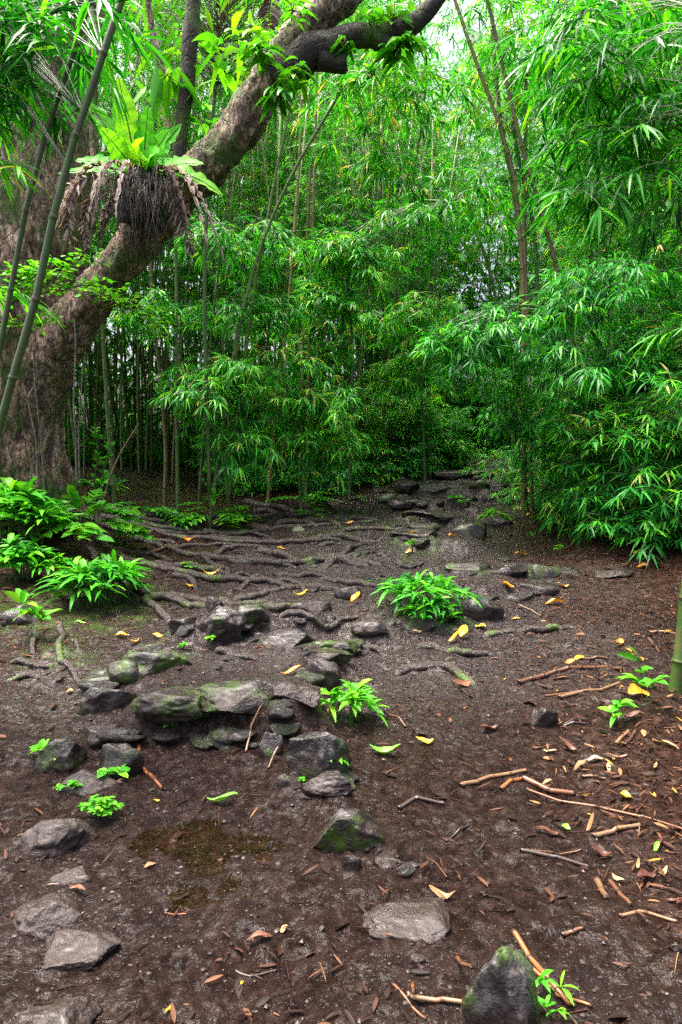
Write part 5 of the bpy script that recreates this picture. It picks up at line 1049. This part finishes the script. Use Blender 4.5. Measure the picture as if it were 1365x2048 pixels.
LV = [  # u, v, length px, width/length, yaw, material, label
 (1278, 1392, 52, .5, .3, 'fallen_yellow', 'largest golden yellow leaf, under the tall young shoot'), (1253, 1594, 34, .7, 1.3, 'fallen_yellow', 'round yellow leaf above the long thin rod'),
 (926, 1280, 32, .55, 1.4, 'fallen_yellow', 'yellow leaf standing upright below the big bamboo grass clump'), (908, 1290, 30, .4, -.3, 'fallen_yellow', 'orange yellow leaf lying left of the upright yellow leaf'),
 (961, 1258, 26, .5, -.8, 'fallen_yellow', 'yellow leaf right of the big bamboo grass clump'), (1110, 1208, 38, .45, .0, 'fallen_yellow', 'spotted yellow green leaf on the right of the angular dark rock'),
 (1016, 1174, 26, .5, 0, 'fallen_yellow', 'yellow leaf just above the angular dark rock'), (1126, 1176, 26, .4, .1, 'fallen_yellow', 'yellow leaf right of the flat grey stone of the riser'),
 (711, 1210, 30, .6, 1.2, 'fallen_yellow', 'yellow leaf stuck upright beside a small dark rock'), (602, 1195, 30, .5, .3, 'fallen_yellow', 'yellow orange leaf above the wet shining flat rock'),
 (582, 1350, 44, .25, .5, 'fallen_yellow', 'narrow yellow leaf strip above the pale wet wedge stone'), (140, 1386, 14, .7, .3, 'fallen_yellow', 'small orange leaf on bare mud below the thin roots'),
 (245, 1274, 28, .4, .3, 'fallen_yellow', 'yellow leaf left of the flat brown slab'), (316, 1277, 22, .5, -.2, 'fallen_yellow', 'red and yellow leaf on the long mossy mound'), (850, 1486, 36, .5, .0, 'fallen_yellow', 'dull yellow leaf in the middle of the bare trail'),
 (378, 1086, 26, .5, -.1, 'fallen_yellow', 'orange leaf below the green fern clump'), (822, 1074, 24, .6, .1, 'fallen_yellow', 'bright yellow leaf at the foot of the stone stairs'), (836, 1068, 16, .5, .6, 'fallen_yellow', 'smaller yellow leaf touching the bright one at the stairs'),
 (904, 1074, 18, .5, .4, 'fallen_yellow', 'yellow leaf under the dark mossy stone at the foot of the stairs'), (1042, 1109, 28, .35, .3, 'fallen_yellow', 'yellow leaf strip on the gravel right of the stairs'), (1155, 1068, 24, .5, .2, 'fallen_yellow', 'yellow leaf beneath the low leafy bamboo bush'),
 (1216, 1077, 24, .4, -.1, 'fallen_yellow', 'pale yellow leaf beneath the right margin leaf cluster'), (1272, 1108, 26, .4, .2, 'fallen_yellow', 'yellow leaf on the right below the bushes'), (1285, 1136, 22, .5, -.2, 'fallen_yellow', 'yellow leaf above and right of the flat solitary rock'),
 (820, 1106, 18, .5, .2, 'fallen_yellow', 'orange leaf just above the big bamboo grass clump'), (485, 1970, 15, .45, 1.4, 'fallen_yellow', 'small yellow leaf on the lower middle mud'), (337, 2022, 22, .35, 1.3, 'fallen_yellow', 'narrow yellow leaf at the bottom of the mud'),
 (314, 1603, 13, .6, .2, 'fallen_yellow', 'tiny yellow leaf right of the round leaved weeds'), (1240, 1291, 22, .6, 1.0, 'fallen_yellow', 'yellow green leaf near the pale lath'), (1140, 1331, 24, .5, .3, 'fallen_yellow', 'orange leaf left of the yellow cane piece'),
 (1158, 1320, 26, .4, .4, 'fallen_yellow', 'yellow leaf overlapping the yellow cane piece'), (494, 1035, 15, .6, .1, 'fallen_yellow', 'small orange leaf right of the green fern clump'), (563, 1098, 16, .5, .2, 'fallen_yellow', 'tiny orange leaf among the middle roots'),
 (378, 1175, 18, .6, .1, 'fallen_yellow', 'small yellow leaf before the short fat root'), (424, 1154, 38, .2, .05, 'fallen_yellow', 'straw yellow strip under the mossy root'), (700, 1050, 16, .5, .2, 'fallen_yellow', 'small yellow leaf on the gravel left of the stairs'),
 (1105, 1020, 20, .5, .2, 'fallen_yellow', 'small orange leaf under the bush where the trail narrows'), (1060, 1032, 18, .5, .2, 'fallen_yellow', 'yellow leaf right of the yellowish tuft'), (300, 1052, 22, .45, .2, 'fallen_yellow', 'orange leaf at the foot of the fern on the moss cushion'),
 (270, 1288, 20, .4, .6, 'fallen_yellow', 'little yellow leaf at the left rim of the mossy mound'), (1310, 1545, 24, .3, .9, 'fallen_tan', 'small tan leaf on the soil of the right side'),
 (1180, 1664, 46, .2, 1.3, 'fallen_tan', 'pale grey green bamboo leaf standing over the pale tan sheath'), (1313, 1701, 32, .3, .9, 'fallen_green', 'pale green leaf near the right edge'), (1131, 1662, 32, .35, -1.2, 'fallen_green', 'small fresh green leaf below the long thin rod'),
 (1096, 1672, 52, .4, -.2, 'fallen_brown', 'dark olive brown leaf left of the small fresh green leaf'), (1202, 1708, 44, .4, -.5, 'fallen_brown', 'dark purple brown leaf under the pale tan sheath'), (1276, 1738, 24, .3, 1.4, 'fallen_tan', 'pale tan leaf standing near the purple brown leaf'),
 (1236, 1754, 30, .35, -1.1, 'fallen_tan', 'pale straw leaf above the reddish cane piece'), (1101, 1504, 26, .35, -.7, 'fallen_tan', 'pale cream leaf in the middle of the right side'), (1328, 1492, 48, .25, -.9, 'fallen_tan', 'long tan bamboo leaf below the mossy stem'),
 (1217, 1549, 26, .35, 1.5, 'fallen_tan', 'grey leaf stuck upright beside the thin yellow stalk'), (1293, 1766, 44, .5, .2, 'fallen_brown', 'reddish brown leaf near the right edge'), (884, 1790, 56, .3, -.4, 'fallen_tan', 'pale tan crumpled leaf above the broken grey slab'),
 (770, 1512, 62, .3, -.1, 'fallen_green', 'bright green leaf lying right of the flat topped boulder'), (445, 1606, 66, .3, -.1, 'fallen_green', 'green leaf with yellow tip on the mud above the puddle'), (568, 1860, 26, .4, 1.1, 'fallen_tan', 'tan wood coloured leaf in the lower middle of the mud'),
 (520, 1886, 56, .3, .2, 'fallen_brown', 'red brown leaf left of the tan leaf in the lower mud'), (978, 1464, 42, .4, .4, 'fallen_brown', 'wet grey brown leaf in the middle of the gravel'), (925, 1372, 46, .4, .5, 'fallen_brown', 'dark brown leaf under the curved root of the right side'), (1210, 1410, 26, .9, .2, 'fallen_brown', 'round brown leaf left of the largest golden leaf'),
 (1265, 1435, 36, .4, .1, 'fallen_brown', 'reddish leaf under the leafy low weed'), (155, 1790, 40, .3, -.2, 'fallen_brown', 'dark curled leaf left in the mud under the brown block'), (300, 1737, 26, .35, .7, 'fallen_tan', 'white shining leaf left of the puddle'), (160, 1246, 24, .35, .1, 'fallen_green', 'pale lime leaf on the litter below the left plants'),
 (1140, 1500, 50, .3, -.8, 'fallen_brown', 'dark split leaf right of the pale cream leaf'), (1325, 1760, 40, .25, .7, 'fallen_tan', 'tan bamboo leaf at the right edge'), (1345, 1815, 36, .3, -.4, 'fallen_brown', 'brown leaf in the lower right corner'), (1095, 1560, 30, .3, .5, 'fallen_tan', 'tan leaf touching the knobbly rhizome stick'),
 (1190, 1528, 34, .4, -.1, 'fallen_tan', 'crumpled tan leaf in the middle of the dry litter'), (1160, 1545, 38, .35, .5, 'fallen_tan', 'light brown crumpled leaf left of the grey upright leaf'), (835, 1270, 20, .4, .3, 'fallen_tan', 'tan leaf at the foot of the broad mossy rock')]
for k, (u, v, lp_, ar, yaw, mt, lab) in enumerate(LV):
    r = np.random.default_rng(600 + k); p = gnd(u, v); s = p[1] / F; L = lp_ * s; t = np.linspace(0, 1, 9); wv = L * ar * .5 * np.sin(np.pi * np.clip(t * .94 + .03, 0, 1)) ** .8
    if v < 1500: wv = wv * 1.15
    if 'upright' in lab or 'standing' in lab: L *= .72
    d = np.array([math.cos(yaw), math.sin(yaw) * (1.0 if not 'upright' in lab and not 'standing' in lab else .3), 0]); d /= np.linalg.norm(d); sd_ = np.array([-d[1], d[0], 0])
    c = d * ((t - .5) * L)[:, None]; curl = r.uniform(.1, .5)
    up = L * curl * ((t - .5) ** 2 * 1.6) + .1 * L * np.sin(t * 5 + k)
    if 'upright' in lab or 'standing' in lab: up = up + t * L * .8
    rows = []
    for a in (-1, -.5, 0, .5, 1):
        q = c + sd_ * (a * wv)[:, None]; q[:, 2] = up + abs(a) ** 1.5 * wv * r.uniform(.2, .9) + .02 * L * np.sin(t * 11 + a * 3); rows.append(q)
    V = np.stack(rows, 1).reshape(-1, 3); gz = height(V[:, 0] + p[0], V[:, 1] + p[1]) - p[2]
    V[:, 2] += np.max(gz) * .6 + gz * .4 + .002 - min(0, V[:, 2].min())
    i = (np.arange(8)[:, None] * 5 + np.arange(4)[None]).ravel(); g = G()
    g.add(V, np.stack([i, i + 1, i + 6, i + 5], 1), 0, np.clip(r.random() + .12 * r.normal(size=45), 0, 1))
    Vs, f = tube(np.stack([c[:, 0], c[:, 1], V.reshape(9, 5, 3)[:, 2, 2] + .001], 1), .012 * L * (1.2 - t), 4); g.add(Vs, f, 0, .05)
    tag(obj('fallen_leaf', g, M[mt], loc=tuple(p)), lab, 'leaf', 'fallen leaves on the trail')

# uncountable litter, gravel and twigs
r = np.random.default_rng(88)
def dens_pts(n, fn):
    out = []; 
    while sum(map(len, out)) < n:
        m = n * 3; y = 1.5 + 13.5 * r.random(m) ** 2.0; x = r.uniform(-.62, .62, m) * (y + 1.2); k = r.random(m) < fn(x, y); out.append(np.stack([x[k], y[k]], 1))
    return np.concatenate(out)[:n]
def pxv(x, y): return np.interp(y, [0, 3, 5, 7, 9, 11, 14, 18], [0, 0, .3, .6, 1.0, 1.5, 2.6, 4.2])
def lit(x, y):
    c = n2(x, y, 1.6, 90, 2)
    right = sstep(.75, 1.5, x - pxv(x, y) * .6) * (y < 9) * (.75 + .5 * c)
    left = sstep(-1.2, -2.2, x - .1 * (y - 5)) * sstep(3.6, 4.8, y) * (.9 + .3 * c)
    edge = sstep(.9, 1.8, np.abs(x - pxv(x, y)) / 1.2) * sstep(5, 7, y)
    return np.clip(np.maximum.reduce([right, left, edge * .8, .10 + .2 * c]), .04, 1)
g = G(); n = 17000; xy = dens_pts(n, lit); z = height(xy[:, 0], xy[:, 1]); az = r.uniform(0, 6.28, n)
L = (.015 + .055 * r.random(n) ** 1.6) * (1 + .07 * xy[:, 1]); W = L * r.choice([.12, .2, .36, .5], n, p=[.5, .34, .13, .03])
leaves(g, np.stack([xy[:, 0], xy[:, 1], z + .004 + .006 * r.random(n)], 1), np.stack([np.cos(az), np.sin(az), r.uniform(-.05, .28, n)], 1), L, W, r.uniform(-.1, .35, n), 'oval', .3, 0, r, .72,
       np.clip(r.random(n) ** 1.25 * .93 + .07 * (xy[:, 0] > .8) + .08 * ((xy[:, 0] > .9) & (xy[:, 1] < 5)) * r.random(n), 0, 1))
n = 2000; xy = dens_pts(n, lambda x, y: sstep(.8, 1.5, x - pxv(x, y) * .6) * (y < 6.5) * np.clip(.4 + 1.2 * n2(x, y, 2.2, 93, 2), .03, 1)); z = height(xy[:, 0], xy[:, 1]); az = r.uniform(0, 6.28, n)
L = r.uniform(.02, .08, n); W = L * r.uniform(.07, .2, n)
leaves(g, np.stack([xy[:, 0], xy[:, 1], z + .006 + .010 * r.random(n)], 1), np.stack([np.cos(az), np.sin(az), r.uniform(-.08, .2, n)], 1), L, W, r.uniform(-.1, .3, n), 'bamboo', .3, 0, r, .75, np.clip(.4 + .55 * r.random(n) ** 1.2, 0, 1))
tag(obj('leaf_litter', g, M['litter']), 'brown and tan scraps of dead leaves strewn over the mud', 'litter', kind='stuff')
g = G(); n = 17000; v0, f0 = ICO[1]
xy = dens_pts(n, lambda x, y: np.clip(.3 + .8 * n2(x, y, 1.3, 35, 2) + .5 * sstep(3.5, 6, y) * sstep(1.6, .4, np.abs(x - pxv(x, y))), .05, 1)); z = height(xy[:, 0], xy[:, 1])
sz = (.0020 + .0065 * r.random(n) ** 7) * (1 + .16 * xy[:, 1]); rr = sz[:, None, None] * r.uniform(.6, 1.3, (n, len(v0), 1)) * r.uniform(.7, 1.3, (n, 1, 3)) * np.array([1, 1, .7])
V = v0[None] * rr + np.stack([xy[:, 0], xy[:, 1], z + sz * .1], 1)[:, None]
g.add(V.reshape(-1, 3), (f0[None] + (np.arange(n) * len(v0))[:, None, None]).reshape(-1, 3), 0, np.repeat(r.random(n), len(v0)))
tag(obj('gravel', g, M['gravel'], smooth=False), 'small wet stones and grit scattered over the mud', 'gravel', kind='stuff')
g = G(); n = 1100; xy = dens_pts(n, lit); az = r.uniform(0, 6.28, n); Ls = r.uniform(.03, .16, n) * (1 + .05 * xy[:, 1]); e2 = xy + np.stack([np.cos(az), np.sin(az)], 1) * Ls[:, None]; mid = (xy + e2) / 2 + r.normal(size=(n, 2)) * .006
f3 = lambda q: np.column_stack([q, height(q[:, 0], q[:, 1]) + .005])
V, f = tubes_thin(f3(xy), f3(mid), f3(e2), .0026); g.add(V, f, 0, np.repeat(r.random(n), 9))
tag(obj('twig_litter', g, M['litter']), 'thin broken twigs scattered over the mud', 'litter', kind='stuff')
